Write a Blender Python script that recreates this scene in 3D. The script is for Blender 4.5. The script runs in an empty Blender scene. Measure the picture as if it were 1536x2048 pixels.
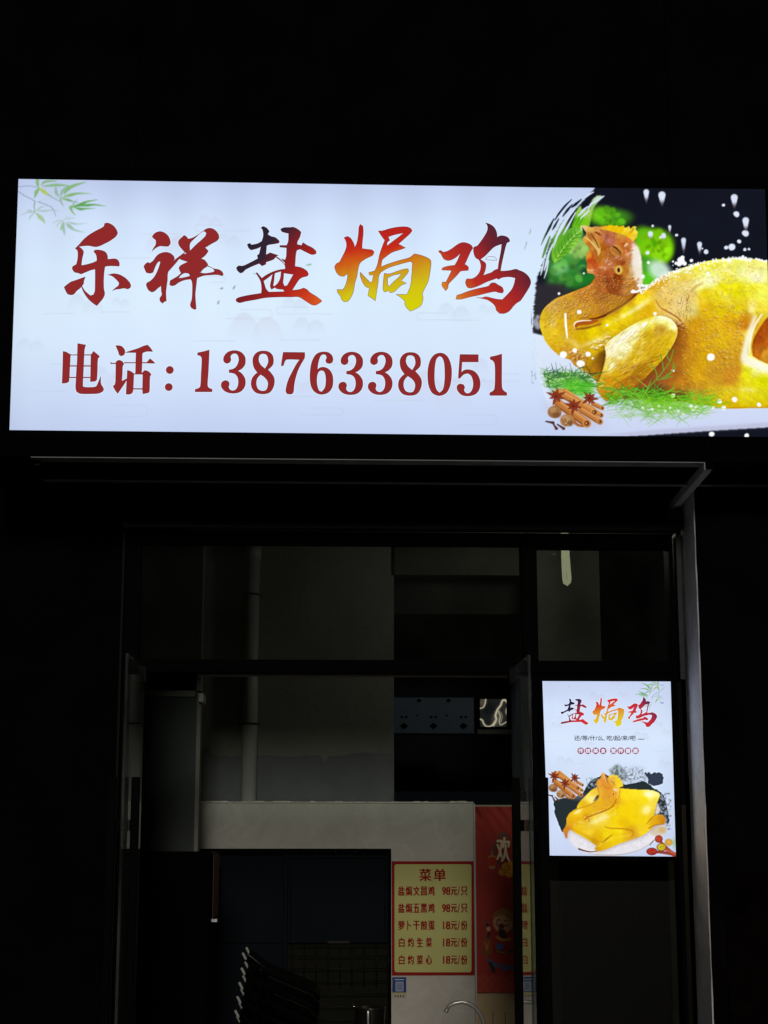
import bpy, bmesh, math, random
import numpy as np
from mathutils import Vector, Matrix
from mathutils.geometry import delaunay_2d_cdt

SC = bpy.context.scene
COL = SC.collection
random.seed(7)

# ------------------------------------------------------------------ camera
F_PX, PITCH, YAW, EYE = 3300.0, 0.1963, 0.036, 1.6
CAM_LOC = Vector((0.0, -7.5, EYE))
_cp, _sp, _cy, _sy = math.cos(PITCH), math.sin(PITCH), math.cos(YAW), math.sin(YAW)
CF = Vector((_sy * _cp, _cy * _cp, _sp))
CR = Vector((_cy, -_sy, 0.0))
CU = CR.cross(CF)
cam = bpy.data.objects.new('camera', bpy.data.cameras.new('camera'))
COL.objects.link(cam)
cam.matrix_world = Matrix(((CR.x, CU.x, -CF.x, CAM_LOC.x), (CR.y, CU.y, -CF.y, CAM_LOC.y),
                           (CR.z, CU.z, -CF.z, CAM_LOC.z), (0, 0, 0, 1)))
cam.data.sensor_fit = 'VERTICAL'
cam.data.sensor_height = 24.0
cam.data.sensor_width = 18.0
cam.data.lens = F_PX * 24.0 / 2048.0
cam.data.clip_start = 0.05
cam.data.clip_end = 500.0
SC.camera = cam

# ------------------------------------------------------------------ night sky, one dim lamp from the street, exposure
SUN_EL, SUN_AZ = math.radians(17.6), math.radians(0.5)
world = bpy.data.worlds.new('World')
SC.world = world
world.use_nodes = True
wn = world.node_tree.nodes
wbg = wn['Background']
sky = wn.new('ShaderNodeTexSky')
sky.sky_type = 'NISHITA'
sky.sun_disc = False
sky.sun_elevation = SUN_EL
sky.sun_rotation = math.pi + SUN_AZ
world.node_tree.links.new(sky.outputs[0], wbg.inputs[0])
wbg.inputs[1].default_value = 0.00012
sun = bpy.data.lights.new('street_light', 'SUN')
sun.energy = 0.86
sun.angle = math.radians(10)
sun.color = (1.0, 0.93, 0.82)
sun_o = bpy.data.objects.new('street_light', sun)
COL.objects.link(sun_o)
_d = Vector((math.sin(SUN_AZ) * math.cos(SUN_EL), math.cos(SUN_AZ) * math.cos(SUN_EL), -math.sin(SUN_EL)))
sun_o.rotation_euler = (-_d).to_track_quat('Z', 'Y').to_euler()
sun_o.location = (0, -12, 6)
SC.view_settings.view_transform = 'Standard'
SC.view_settings.look = 'None'
SC.view_settings.exposure = 0.0
SC.view_settings.gamma = 1.0
SC.view_settings.use_curve_mapping = False
SC.cycles.max_bounces = 8
SC.cycles.diffuse_bounces = 4
SC.cycles.transparent_max_bounces = 16
SC.cycles.sample_clamp_indirect = 3.0

# ------------------------------------------------------------------ where a photo pixel meets a plane y = Y
def at(px, py, Y):
    d = CF * F_PX + CR * (px - 768.0) + CU * (1024.0 - py)
    t = (Y - CAM_LOC.y) / d.y
    return CAM_LOC + d * t

def at_np(PX, PY, Y):
    dx = CF.x * F_PX + CR.x * (PX - 768.0) + CU.x * (1024.0 - PY)
    dy = CF.y * F_PX + CR.y * (PX - 768.0) + CU.y * (1024.0 - PY)
    dz = CF.z * F_PX + CR.z * (PX - 768.0) + CU.z * (1024.0 - PY)
    t = (Y - CAM_LOC.y) / dy
    return np.stack([CAM_LOC.x + dx * t, np.full_like(dx, Y), CAM_LOC.z + dz * t], -1)

def WX(px, py, Y):
    return at(px, py, Y).x

def WZ(px, py, Y):
    return at(px, py, Y).z

def s2l(c):
    c = np.asarray(c, dtype=np.float64)
    return np.where(c <= 0.04045, c / 12.92, ((np.maximum(c, 0) + 0.055) / 1.055) ** 2.4)

def rgb(r, g, b):
    v = s2l(np.array([r, g, b]) / 255.0)
    return (float(v[0]), float(v[1]), float(v[2]), 1.0)

# ------------------------------------------------------------------ tags, things, parts
def tag(o, label=None, cat=None, group=None, kind=None):
    if label: o['label'] = label
    if cat: o['category'] = cat
    if group: o['group'] = group
    if kind: o['kind'] = kind
    return o

def thing(name, label, cat, loc=(0, 0, 0), group=None):
    o = bpy.data.objects.new(name, None)
    o.empty_display_size = 0.1
    o.location = loc
    COL.objects.link(o)
    return tag(o, label, cat, group)

def link(name, me, mat, parent=None, smooth=False):
    if mat is not None and len(me.materials) == 0:
        for m in (mat if isinstance(mat, (list, tuple)) else [mat]):
            me.materials.append(m)
    if smooth:
        for p in me.polygons: p.use_smooth = True
    o = bpy.data.objects.new(name, me)
    COL.objects.link(o)
    if parent is not None:
        o.parent = parent
        if parent.parent is None:          # a part under its thing; a sub-part's parent already sits at the world origin
            o.matrix_parent_inverse = Matrix.Translation(-parent.location)
    return o

def bm_box(bm, x0, x1, y0, y1, z0, z1, bevel=0.0):
    r = bmesh.ops.create_cube(bm, size=1.0)
    vs = r['verts']
    for v in vs:
        v.co = Vector(((x0 + x1) / 2 + v.co.x * (x1 - x0), (y0 + y1) / 2 + v.co.y * (y1 - y0), (z0 + z1) / 2 + v.co.z * (z1 - z0)))
    if bevel > 0:
        es = list({e for v in vs for e in v.link_edges})
        bmesh.ops.bevel(bm, geom=es, offset=bevel, segments=2, affect='EDGES', profile=0.6)
    return vs

def done(bm, name, mat, parent=None, smooth=False):
    me = bpy.data.meshes.new(name)
    bmesh.ops.recalc_face_normals(bm, faces=bm.faces)
    bm.to_mesh(me)
    bm.free()
    return link(name, me, mat, parent, smooth)

def box(name, x0, x1, y0, y1, z0, z1, mat, parent=None, bevel=0.0):
    bm = bmesh.new()
    bm_box(bm, min(x0, x1), max(x0, x1), min(y0, y1), max(y0, y1), min(z0, z1), max(z0, z1), bevel)
    return done(bm, name, mat, parent)

def pbox(name, px0, px1, py0, py1, Y, depth, mat, parent=None, bevel=0.0):
    """box whose front face (at y=Y) spans these photo pixels; it runs back by depth"""
    pm, qm = (px0 + px1) / 2, (py0 + py1) / 2
    return box(name, WX(px0, qm, Y), WX(px1, qm, Y), Y, Y + depth, WZ(pm, py1, Y), WZ(pm, py0, Y), mat, parent, bevel)

def bm_tube(bm, pts, radii, seg=12, cap=True):
    pts = [Vector(p) for p in pts]
    if not isinstance(radii, (list, tuple)): radii = [radii] * len(pts)
    up = Vector((0.0123, 0.0, 1.0)).normalized()
    rings = []
    ref = None
    for i, p in enumerate(pts):
        t = (pts[min(i + 1, len(pts) - 1)] - pts[max(i - 1, 0)]).normalized()
        if ref is None:
            ref = t.orthogonal().normalized()
        ref = (ref - t * ref.dot(t)).normalized()
        b = t.cross(ref)
        rings.append([bm.verts.new(p + (ref * math.cos(a) + b * math.sin(a)) * radii[i])
                      for a in [2 * math.pi * k / seg for k in range(seg)]])
    for a, b in zip(rings[:-1], rings[1:]):
        for k in range(seg):
            bm.faces.new((a[k], a[(k + 1) % seg], b[(k + 1) % seg], b[k]))
    if cap:
        bm.faces.new(rings[0][::-1])
        bm.faces.new(rings[-1])

def tube(name, pts, r, mat, parent=None, seg=12):
    bm = bmesh.new()
    bm_tube(bm, pts, r, seg)
    return done(bm, name, mat, parent, True)

def bm_lathe(bm, cx, cy, prof, seg=24):
    rings = []
    for r, z in prof:
        rings.append([bm.verts.new((cx + r * math.cos(2 * math.pi * k / seg), cy + r * math.sin(2 * math.pi * k / seg), z)) for k in range(seg)])
    for a, b in zip(rings[:-1], rings[1:]):
        for k in range(seg):
            bm.faces.new((a[k], a[(k + 1) % seg], b[(k + 1) % seg], b[k]))
    bm.faces.new(rings[0][::-1]); bm.faces.new(rings[-1])

# ------------------------------------------------------------------ materials
def mat_pbr(name, c, rough=0.6, metal=0.0, spec=0.5, noise=0.0, nscale=6.0, bump=0.0, bscale=60.0, stretch=(1, 1, 1)):
    m = bpy.data.materials.new(name)
    m.use_nodes = True
    nt = m.node_tree
    b = nt.nodes['Principled BSDF']
    b.inputs['Base Color'].default_value = (c[0], c[1], c[2], 1)
    b.inputs['Roughness'].default_value = rough
    b.inputs['Metallic'].default_value = metal
    b.inputs['Specular IOR Level'].default_value = spec
    tc = nt.nodes.new('ShaderNodeTexCoord')
    mp = nt.nodes.new('ShaderNodeMapping')
    mp.inputs['Scale'].default_value = stretch
    nt.links.new(tc.outputs['Object'], mp.inputs[0])
    if noise > 0:
        n = nt.nodes.new('ShaderNodeTexNoise')
        n.inputs['Scale'].default_value = nscale
        n.inputs['Detail'].default_value = 6
        n.inputs['Roughness'].default_value = 0.62
        nt.links.new(mp.outputs[0], n.inputs['Vector'])
        r = nt.nodes.new('ShaderNodeValToRGB')
        r.color_ramp.elements[0].position = 0.3
        r.color_ramp.elements[1].position = 0.7
        r.color_ramp.elements[0].color = tuple(x * (1 - noise) for x in c[:3]) + (1,)
        r.color_ramp.elements[1].color = tuple(min(1, x * (1 + noise)) for x in c[:3]) + (1,)
        nt.links.new(n.outputs[0], r.inputs[0])
        nt.links.new(r.outputs[0], b.inputs['Base Color'])
        rr = nt.nodes.new('ShaderNodeMapRange')
        rr.inputs[3].default_value = max(0.02, rough - 0.12)
        rr.inputs[4].default_value = min(1, rough + 0.12)
        nt.links.new(n.outputs[0], rr.inputs[0])
        nt.links.new(rr.outputs[0], b.inputs['Roughness'])
    if bump > 0:
        n2 = nt.nodes.new('ShaderNodeTexNoise')
        n2.inputs['Scale'].default_value = bscale
        n2.inputs['Detail'].default_value = 5
        nt.links.new(mp.outputs[0], n2.inputs['Vector'])
        bp = nt.nodes.new('ShaderNodeBump')
        bp.inputs['Strength'].default_value = bump
        bp.inputs['Distance'].default_value = 0.01
        nt.links.new(n2.outputs[0], bp.inputs['Height'])
        nt.links.new(bp.outputs[0], b.inputs['Normal'])
    return m

def mat_emit(name, c, strength=1.0):
    m = bpy.data.materials.new(name)
    m.use_nodes = True
    nt = m.node_tree
    nt.nodes.clear()
    e = nt.nodes.new('ShaderNodeEmission')
    e.inputs[0].default_value = tuple(c[:3]) + (1,)
    e.inputs[1].default_value = strength
    o = nt.nodes.new('ShaderNodeOutputMaterial')
    nt.links.new(e.outputs[0], o.inputs[0])
    m.cycles.emission_sampling = 'NONE'
    return m

def mat_attr(name, emit=True, sample='NONE', rough=0.8):
    """flat print: colours come from the mesh's own colour attribute"""
    m = bpy.data.materials.new(name)
    m.use_nodes = True
    nt = m.node_tree
    nt.nodes.clear()
    a = nt.nodes.new('ShaderNodeAttribute')
    a.attribute_name = 'Col'
    o = nt.nodes.new('ShaderNodeOutputMaterial')
    if emit:
        e = nt.nodes.new('ShaderNodeEmission')
        nt.links.new(a.outputs['Color'], e.inputs[0])
        nt.links.new(e.outputs[0], o.inputs[0])
        m.cycles.emission_sampling = sample
    else:
        e = nt.nodes.new('ShaderNodeBsdfPrincipled')
        e.inputs['Roughness'].default_value = rough
        nt.links.new(a.outputs['Color'], e.inputs['Base Color'])
        nt.links.new(e.outputs[0], o.inputs[0])
    return m

def mat_ramp_emit(name, p0, p1, stops):
    """backlit ink with a straight colour blend from object point p0 to p1"""
    m = bpy.data.materials.new(name)
    m.use_nodes = True
    nt = m.node_tree
    nt.nodes.clear()
    tc = nt.nodes.new('ShaderNodeTexCoord')
    d = Vector(p1) - Vector(p0)
    dot = nt.nodes.new('ShaderNodeVectorMath'); dot.operation = 'DOT_PRODUCT'
    sub = nt.nodes.new('ShaderNodeVectorMath'); sub.operation = 'SUBTRACT'
    sub.inputs[1].default_value = p0
    nt.links.new(tc.outputs['Object'], sub.inputs[0])
    nt.links.new(sub.outputs[0], dot.inputs[0])
    dot.inputs[1].default_value = d / d.length_squared
    n = nt.nodes.new('ShaderNodeTexNoise'); n.inputs['Scale'].default_value = 9
    nt.links.new(tc.outputs['Object'], n.inputs['Vector'])
    ma = nt.nodes.new('ShaderNodeMath'); ma.operation = 'MULTIPLY_ADD'
    ma.inputs[1].default_value = 0.22
    nt.links.new(n.outputs[0], ma.inputs[0])
    sb = nt.nodes.new('ShaderNodeMath'); sb.operation = 'SUBTRACT'; sb.inputs[1].default_value = 0.11
    nt.links.new(dot.outputs['Value'], sb.inputs[0])
    nt.links.new(sb.outputs[0], ma.inputs[2])
    r = nt.nodes.new('ShaderNodeValToRGB')
    els = r.color_ramp.elements
    while len(els) < len(stops): els.new(0.5)
    for e, (p, c) in zip(els, stops):
        e.position = p; e.color = rgb(*c)
    nt.links.new(ma.outputs[0], r.inputs[0])
    e = nt.nodes.new('ShaderNodeEmission')
    nt.links.new(r.outputs[0], e.inputs[0])
    o = nt.nodes.new('ShaderNodeOutputMaterial')
    nt.links.new(e.outputs[0], o.inputs[0])
    m.cycles.emission_sampling = 'NONE'
    return m

def mat_glass(name, tint=(0.86, 0.92, 0.9), dirt=0.0, boost=1.0):
    m = bpy.data.materials.new(name)
    m.use_nodes = True
    nt = m.node_tree
    nt.nodes.clear()
    o = nt.nodes.new('ShaderNodeOutputMaterial')
    tr = nt.nodes.new('ShaderNodeBsdfTransparent'); tr.inputs[0].default_value = tint + (1,)
    gl = nt.nodes.new('ShaderNodeBsdfGlossy'); gl.inputs['Roughness'].default_value = 0.0
    fr = nt.nodes.new('ShaderNodeFresnel'); fr.inputs[0].default_value = 1.5
    mx = nt.nodes.new('ShaderNodeMixShader')
    # both sides of the pane use the outside Fresnel curve
    geo = nt.nodes.new('ShaderNodeNewGeometry')
    ior = nt.nodes.new('ShaderNodeMapRange')
    ior.inputs[3].default_value = 1.5; ior.inputs[4].default_value = 1 / 1.5
    nt.links.new(geo.outputs['Backfacing'], ior.inputs[0])
    nt.links.new(ior.outputs[0], fr.inputs[0])
    mb = nt.nodes.new('ShaderNodeMath'); mb.operation = 'MULTIPLY'; mb.inputs[1].default_value = boost
    mb.use_clamp = True
    nt.links.new(fr.outputs[0], mb.inputs[0])
    nt.links.new(mb.outputs[0], mx.inputs[0])
    nt.links.new(tr.outputs[0], mx.inputs[1])
    nt.links.new(gl.outputs[0], mx.inputs[2])
    last = mx
    if dirt > 0:
        df = nt.nodes.new('ShaderNodeBsdfDiffuse'); df.inputs[0].default_value = (0.6, 0.62, 0.62, 1)
        tl = nt.nodes.new('ShaderNodeBsdfTranslucent'); tl.inputs[0].default_value = (0.6, 0.62, 0.62, 1)
        ad = nt.nodes.new('ShaderNodeMixShader'); ad.inputs[0].default_value = 0.5
        nt.links.new(df.outputs[0], ad.inputs[1]); nt.links.new(tl.outputs[0], ad.inputs[2])
        n = nt.nodes.new('ShaderNodeTexNoise'); n.inputs['Scale'].default_value = 5; n.inputs['Detail'].default_value = 5
        tc = nt.nodes.new('ShaderNodeTexCoord'); mp = nt.nodes.new('ShaderNodeMapping')
        mp.inputs['Scale'].default_value = (1, 2.5, 0.6)
        nt.links.new(tc.outputs['Object'], mp.inputs[0]); nt.links.new(mp.outputs[0], n.inputs['Vector'])
        rg = nt.nodes.new('ShaderNodeMapRange'); rg.inputs[1].default_value = 0.35; rg.inputs[2].default_value = 0.75
        rg.inputs[3].default_value = dirt * 0.3; rg.inputs[4].default_value = dirt * 1.7
        nt.links.new(n.outputs[0], rg.inputs[0])
        m2 = nt.nodes.new('ShaderNodeMixShader')
        nt.links.new(rg.outputs[0], m2.inputs[0]); nt.links.new(mx.outputs[0], m2.inputs[1]); nt.links.new(ad.outputs[0], m2.inputs[2])
        last = m2
    nt.links.new(last.outputs[0], o.inputs[0])
    return m

M = {}
M['facade'] = mat_pbr('dark_stone_facade', (0.0030, 0.0030, 0.0034), 0.9, noise=0.4, nscale=3, spec=0.0, bump=0.3)
M['frame'] = mat_pbr('black_aluminium', (0.0022, 0.0022, 0.0025), 0.6, spec=0.01, noise=0.2, nscale=20)
M['grey_metal'] = mat_pbr('grey_steel', (0.034, 0.036, 0.040), 0.5, spec=0.12, noise=0.35, nscale=14, stretch=(1, 1, 4))
M['bracket'] = mat_pbr('galvanised_steel', (0.72, 0.74, 0.80), 0.5, noise=0.2, nscale=18)
M['canopy'] = mat_pbr('canopy_black', (0.0025, 0.0025, 0.003), 0.8, spec=0.0)
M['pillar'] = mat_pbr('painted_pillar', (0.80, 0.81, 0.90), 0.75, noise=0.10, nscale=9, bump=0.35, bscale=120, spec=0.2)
M['plaster'] = mat_pbr('raw_plaster', (0.25, 0.252, 0.225), 0.9, noise=0.08, nscale=4, bump=0.5, bscale=25, spec=0.1)
M['plaster_pale'] = mat_pbr('pale_plaster', (0.17, 0.18, 0.19), 0.9, noise=0.12, nscale=5, bump=0.4, bscale=30, spec=0.1)
M['pvc'] = mat_pbr('pvc_pipe', (0.42, 0.43, 0.40), 0.45, noise=0.08, nscale=6)
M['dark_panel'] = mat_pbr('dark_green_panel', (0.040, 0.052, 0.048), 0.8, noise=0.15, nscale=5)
M['trim'] = mat_pbr('dusty_trim', (0.17, 0.165, 0.15), 0.7, noise=0.2, nscale=9)
M['mortar'] = mat_pbr('white_mortar', (0.72, 0.68, 0.60), 0.9, noise=0.3, nscale=40, bump=0.6)
M['shutter'] = mat_pbr('slate_blue_panel', (0.006, 0.008, 0.0115), 0.6, noise=0.12, nscale=3, spec=0.03)
M['black_plastic'] = mat_pbr('black_plastic', (0.0016, 0.0016, 0.0018), 0.5, spec=0.02)
M['fridge'] = mat_pbr('black_fridge', (0.0016, 0.0012, 0.0013), 0.5, spec=0.01)
M['tip'] = mat_pbr('pale_rubber_tip', (0.42, 0.42, 0.40), 0.6, noise=0.1, nscale=50)
M['chrome'] = mat_pbr('chrome', (0.75, 0.75, 0.72), 0.16, metal=1.0)
M['steel_pot'] = mat_pbr('steel_pot', (0.45, 0.44, 0.42), 0.3, metal=1.0)
M['wire'] = mat_pbr('black_wire', (0.004, 0.004, 0.004), 0.5, spec=0.2)
M['concrete'] = mat_pbr('night_concrete', (0.10, 0.10, 0.095), 0.9, noise=0.3, nscale=1.5, bump=0.4, bscale=30)
M['floor'] = mat_pbr('shop_floor', (0.36, 0.35, 0.33), 0.5, noise=0.2, nscale=3)
M['glass'] = mat_glass('window_glass', (0.84, 0.88, 0.86), dirt=0.007)
M['clean_glass'] = mat_glass('clean_glass', (0.7, 0.74, 0.72))
M['door_glass'] = mat_glass('door_glass', (0.82, 0.9, 0.88), dirt=0.11, boost=1.0)
M['edge'] = mat_pbr('dark_edge', (0.010, 0.0095, 0.009), 0.6, spec=0.05, noise=0.3, nscale=20)
M['rail'] = mat_pbr('painted_rail', (0.25, 0.26, 0.28), 0.5, noise=0.35, nscale=7)
M['faucet'] = mat_pbr('satin_chrome', (0.42, 0.42, 0.40), 0.25, metal=0.35)
M['red_ink'] = mat_pbr('red_ink', rgb(150, 20, 22), 0.6)
M['rim'] = mat_emit('ink_edge', rgb(70, 30, 58))
M['halo'] = mat_emit('bright_edge', rgb(228, 237, 252))
M['sign_red'] = mat_emit('sign_red_ink', rgb(144, 42, 43))

def mat_tile():
    m = bpy.data.materials.new('grey_marble_tile')
    m.use_nodes = True
    nt = m.node_tree
    b = nt.nodes['Principled BSDF']
    b.inputs['Roughness'].default_value = 0.38
    tc = nt.nodes.new('ShaderNodeTexCoord')
    n = nt.nodes.new('ShaderNodeTexNoise'); n.inputs['Scale'].default_value = 3.2; n.inputs['Detail'].default_value = 9
    n.inputs['Distortion'].default_value = 1.1; n.inputs['Roughness'].default_value = 0.6
    nt.links.new(tc.outputs['Object'], n.inputs['Vector'])
    w = nt.nodes.new('ShaderNodeTexNoise'); w.inputs['Scale'].default_value = 2.2; w.inputs['Detail'].default_value = 4
    w.inputs['Distortion'].default_value = 2.5
    nt.links.new(tc.outputs['Object'], w.inputs['Vector'])
    ab = nt.nodes.new('ShaderNodeMath'); ab.operation = 'SUBTRACT'; ab.inputs[1].default_value = 0.5
    nt.links.new(w.outputs[0], ab.inputs[0])
    ab2 = nt.nodes.new('ShaderNodeMath'); ab2.operation = 'ABSOLUTE'; nt.links.new(ab.outputs[0], ab2.inputs[0])
    vr = nt.nodes.new('ShaderNodeMapRange'); vr.inputs[1].default_value = 0; vr.inputs[2].default_value = 0.03
    vr.inputs[3].default_value = 0.35; vr.inputs[4].default_value = 0
    nt.links.new(ab2.outputs[0], vr.inputs[0])
    r = nt.nodes.new('ShaderNodeValToRGB')
    r.color_ramp.elements[0].position = 0.32; r.color_ramp.elements[1].position = 0.68
    r.color_ramp.elements[0].color = (0.40, 0.375, 0.33, 1); r.color_ramp.elements[1].color = (0.50, 0.475, 0.43, 1)
    nt.links.new(n.outputs[0], r.inputs[0])
    mx = nt.nodes.new('ShaderNodeMix'); mx.data_type = 'RGBA'
    mx.inputs[7].default_value = (0.58, 0.56, 0.52, 1)
    nt.links.new(vr.outputs[0], mx.inputs[0]); nt.links.new(r.outputs[0], mx.inputs[6])
    nt.links.new(mx.outputs[2], b.inputs['Base Color'])
    return m
M['tile'] = mat_tile()
# ================================================================== THE SETTING
Z_CEIL = 3.45
YB = 2.70                       # back wall of the shop
def struct(name, *a, **k):
    return tag(box(name, *a, **k), kind='structure')

struct('pavement', -40, 40, -60, 0.0, -0.30, 0.0, M['concrete'])
struct('shop_floor', -1.75, 2.25, 0.02, 4.6, -0.2, 0.02, M['floor'])
struct('ceiling', -1.75, 2.25, 0.16, 4.6, Z_CEIL, Z_CEIL + 0.1, M['plaster'])

FX0, FX1 = WX(250, 1045, 0), WX(1365, 1052, 0)
FZ1 = WZ(800, 1047, 0)
PX_PIL = WX(1402, 1400, -0.3)
# facade walls
w = box('facade_wall', -6.0, FX0 - 0.004, 0.0, 0.16, 0.0, 6.5, M['facade'])
tag(w, 'near black stone facade wall left of the glass doors, unlit', 'wall')
w = box('facade_wall', FX1 + 0.004, 6.0, 0.0, 0.16, 0.0, 6.5, M['facade'])
tag(w, 'near black stone facade wall to the right of the pale pillar side', 'wall')
w = box('facade_wall', FX0, FX1, 0.0, 0.16, FZ1 + 0.004, 6.5, M['facade'])
tag(w, 'black upper facade wall behind and above the big lit sign', 'wall')
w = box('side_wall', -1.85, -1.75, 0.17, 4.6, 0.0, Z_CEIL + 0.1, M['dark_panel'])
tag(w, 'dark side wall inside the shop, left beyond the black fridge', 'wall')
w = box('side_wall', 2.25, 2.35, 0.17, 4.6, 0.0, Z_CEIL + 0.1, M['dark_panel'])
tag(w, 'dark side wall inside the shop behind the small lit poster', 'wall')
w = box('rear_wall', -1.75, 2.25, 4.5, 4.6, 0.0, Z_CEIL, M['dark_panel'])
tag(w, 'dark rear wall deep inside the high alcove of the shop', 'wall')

# pillar: lit side faces the poster, the front's shade is put into near-black colour
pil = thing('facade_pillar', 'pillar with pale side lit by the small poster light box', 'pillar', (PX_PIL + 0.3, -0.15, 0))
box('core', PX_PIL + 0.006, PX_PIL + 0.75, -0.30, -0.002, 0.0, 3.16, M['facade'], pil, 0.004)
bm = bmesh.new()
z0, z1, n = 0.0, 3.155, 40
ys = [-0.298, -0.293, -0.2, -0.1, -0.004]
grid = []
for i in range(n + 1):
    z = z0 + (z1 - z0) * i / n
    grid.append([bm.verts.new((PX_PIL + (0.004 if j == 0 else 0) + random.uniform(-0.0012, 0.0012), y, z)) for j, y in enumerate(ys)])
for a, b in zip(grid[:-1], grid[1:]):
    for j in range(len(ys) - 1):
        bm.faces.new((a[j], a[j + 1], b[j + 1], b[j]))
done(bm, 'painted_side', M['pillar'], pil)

# canopy under the sign
YS = -0.75
can = thing('canopy_frame', 'black canopy soffit with grey steel rails hanging under the long lit sign', 'canopy', (0.2, -0.4, WZ(768, 928, YS)))
zr1, zr0 = WZ(768, 919, YS), WZ(768, 929, YS)
xr0, xr1 = WX(-60, 920, YS), WX(1700, 925, YS)
xb = WX(1419, 931, YS)
box('front_rail', xb + 0.014, xr1, YS + 0.02, YS + 0.085, zr1 - 0.003, zr1, M['edge'], can)  # same rail past the side beam, its lack of light put into darker colour
box('front_rail', xr0 + 0.25, xb - 0.022, YS, YS + 0.085, zr1 - 0.003, zr1, M['rail'], can)
box('front_fascia', xr0, xr1, YS + 0.002, YS + 0.012, zr1 + 0.0005, WZ(768, 876, YS), M['canopy'], can)
zb = WZ(768, 965.5, -0.42)
box('middle_rail', xr0 + 0.25, xr1, -0.42, -0.385, zb, zb + 0.004, M['rail'], can)
box('soffit', xr0, xr1, YS + 0.055, -0.005, zr1 + 0.01, zr1 + 0.02, M['canopy'], can)
xb = WX(1419, 931, YS)
bm = bmesh.new()
for v in bm_box(bm, xb - 0.020, xb + 0.012, -0.745, -0.012, zr0 - 0.012, zr0 + 0.026):
    if v.co.y > -0.4: v.co.z -= 0.030
done(bm, 'side_beam', M['bracket'], can)
box('side_post', xb - 0.018, xb + 0.012, YS - 0.012, YS - 0.004, zr0 - 0.01, WZ(1419, 877, YS), M['canopy'], can, 0.002)
xl = WX(70, 928, YS)
box('side_beam', xl - 0.012, xl + 0.012, -0.70, -0.25, zr0 - 0.005, zr0 + 0.028, M['edge'], can, 0.002)
pbox('beam_foot', 1338, 1362, 1020, 1048, -0.10, 0.09, M['grey_metal'], can, 0.003)

# lintel strip
lt = thing('lintel_strip', 'thin grey metal drip strip above the door frame', 'trim strip', (0.4, -0.05, FZ1))
zl1, zl0 = WZ(800, 1045, -0.09), WZ(800, 1057, -0.09)
box('strip_board', FX0, WX(1350, 1050, -0.09), -0.09, -0.002, zl0, zl1, M['grey_metal'], lt, 0.002)
pbox('end_cap', 1350, 1366, 1042, 1059, -0.10, 0.095, M['grey_metal'], lt, 0.002)

# ------------------------------------------------------------------ shopfront frame and fixed glass
GX0, GX1 = WX(280, 1200, 0), WX(1339, 1200, 0)
MX0, MX1 = WX(1044, 1200, 0), WX(1074, 1200, 0)
TZ1, TZ0 = WZ(700, 1321, 0), WZ(700, 1346, 0)
HZ = WZ(700, 1086, 0)
fr = thing('shopfront_frame', 'black aluminium shopfront frame with two dusty upper windows over the doors', 'window frame', (0.3, 0.05, 0))
box('jamb', FX0 + 0.012, GX0, -0.02, 0.10, 0.0, zl0 - 0.004, M['frame'], fr, 0.003)
bz = box('jamb_edge', FX0 - 0.002, FX0 + 0.010, -0.045, 0.0, 0.0, zl0 - 0.004, M['edge'], fr, 0.002)
box('jamb', GX1, WX(1347, 1200, 0), -0.02, 0.10, 0.0, zl0 - 0.004, M['frame'], fr, 0.003)
box('jamb_edge', WX(1351, 1200, 0), WX(1362, 1200, 0), -0.05, 0.10, WZ(1355, 1359, -0.05), zl0 - 0.004, M['grey_metal'], fr, 0.003)
box('head', GX0 + 0.001, MX0 - 0.001, -0.018, 0.10, HZ, zl0 - 0.004, M['frame'], fr, 0.003)
box('head', MX1 + 0.001, GX1 - 0.001, -0.018, 0.10, HZ - 0.012, zl0 - 0.004, M['frame'], fr, 0.003)
box('mullion', MX0, MX1, -0.02, 0.10, TZ1 + 0.002, zl0 - 0.004, M['frame'], fr, 0.003)
box('mullion', WX(1052, 1500, 0) + 0.012, WX(1083, 1400, 0), -0.02, 0.10, 0.0, TZ0 - 0.002, M['frame'], fr, 0.003)
box('transom', GX0 + 0.001, GX1 - 0.001, -0.03, 0.10, TZ0, TZ1, M['frame'], fr, 0.003)
box('sill', WX(1083, 1400, 0) + 0.002, GX1 - 0.002, -0.02, 0.10, 0.0, 0.10, M['frame'], fr, 0.003)
box('transom', WX(1083, 1400, 0) + 0.002, GX1 - 0.002, -0.018, 0.09, WZ(1200, 1362, 0), TZ0 - 0.003, M['frame'], fr, 0.003)
box('pane', GX0 + 0.001, MX0 - 0.001, 0.035, 0.041, TZ1 + 0.001, HZ - 0.001, M['glass'], fr)
box('pane', MX1 + 0.001, GX1 - 0.001, 0.035, 0.041, TZ1 + 0.001, HZ - 0.013, M['glass'], fr)
box('pane', WX(1083, 1400, 0) + 0.002, GX1 - 0.002, 0.035, 0.041, 0.102, WZ(1200, 1362, 0) - 0.001, M['clean_glass'], fr)
# thin pale track behind the transom
rl = box('track_rail', WX(395, 1350, 0.2), WX(1030, 1350, 0.2), 0.2, 0.23, WZ(700, 1353, 0.2), WZ(700, 1340, 0.2), mat_pbr('pale_rail', (0.5, 0.46, 0.40), 0.7, noise=0.15))
tag(rl, 'thin pale rail seen just under the bar above the open doors', 'rail')

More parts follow.
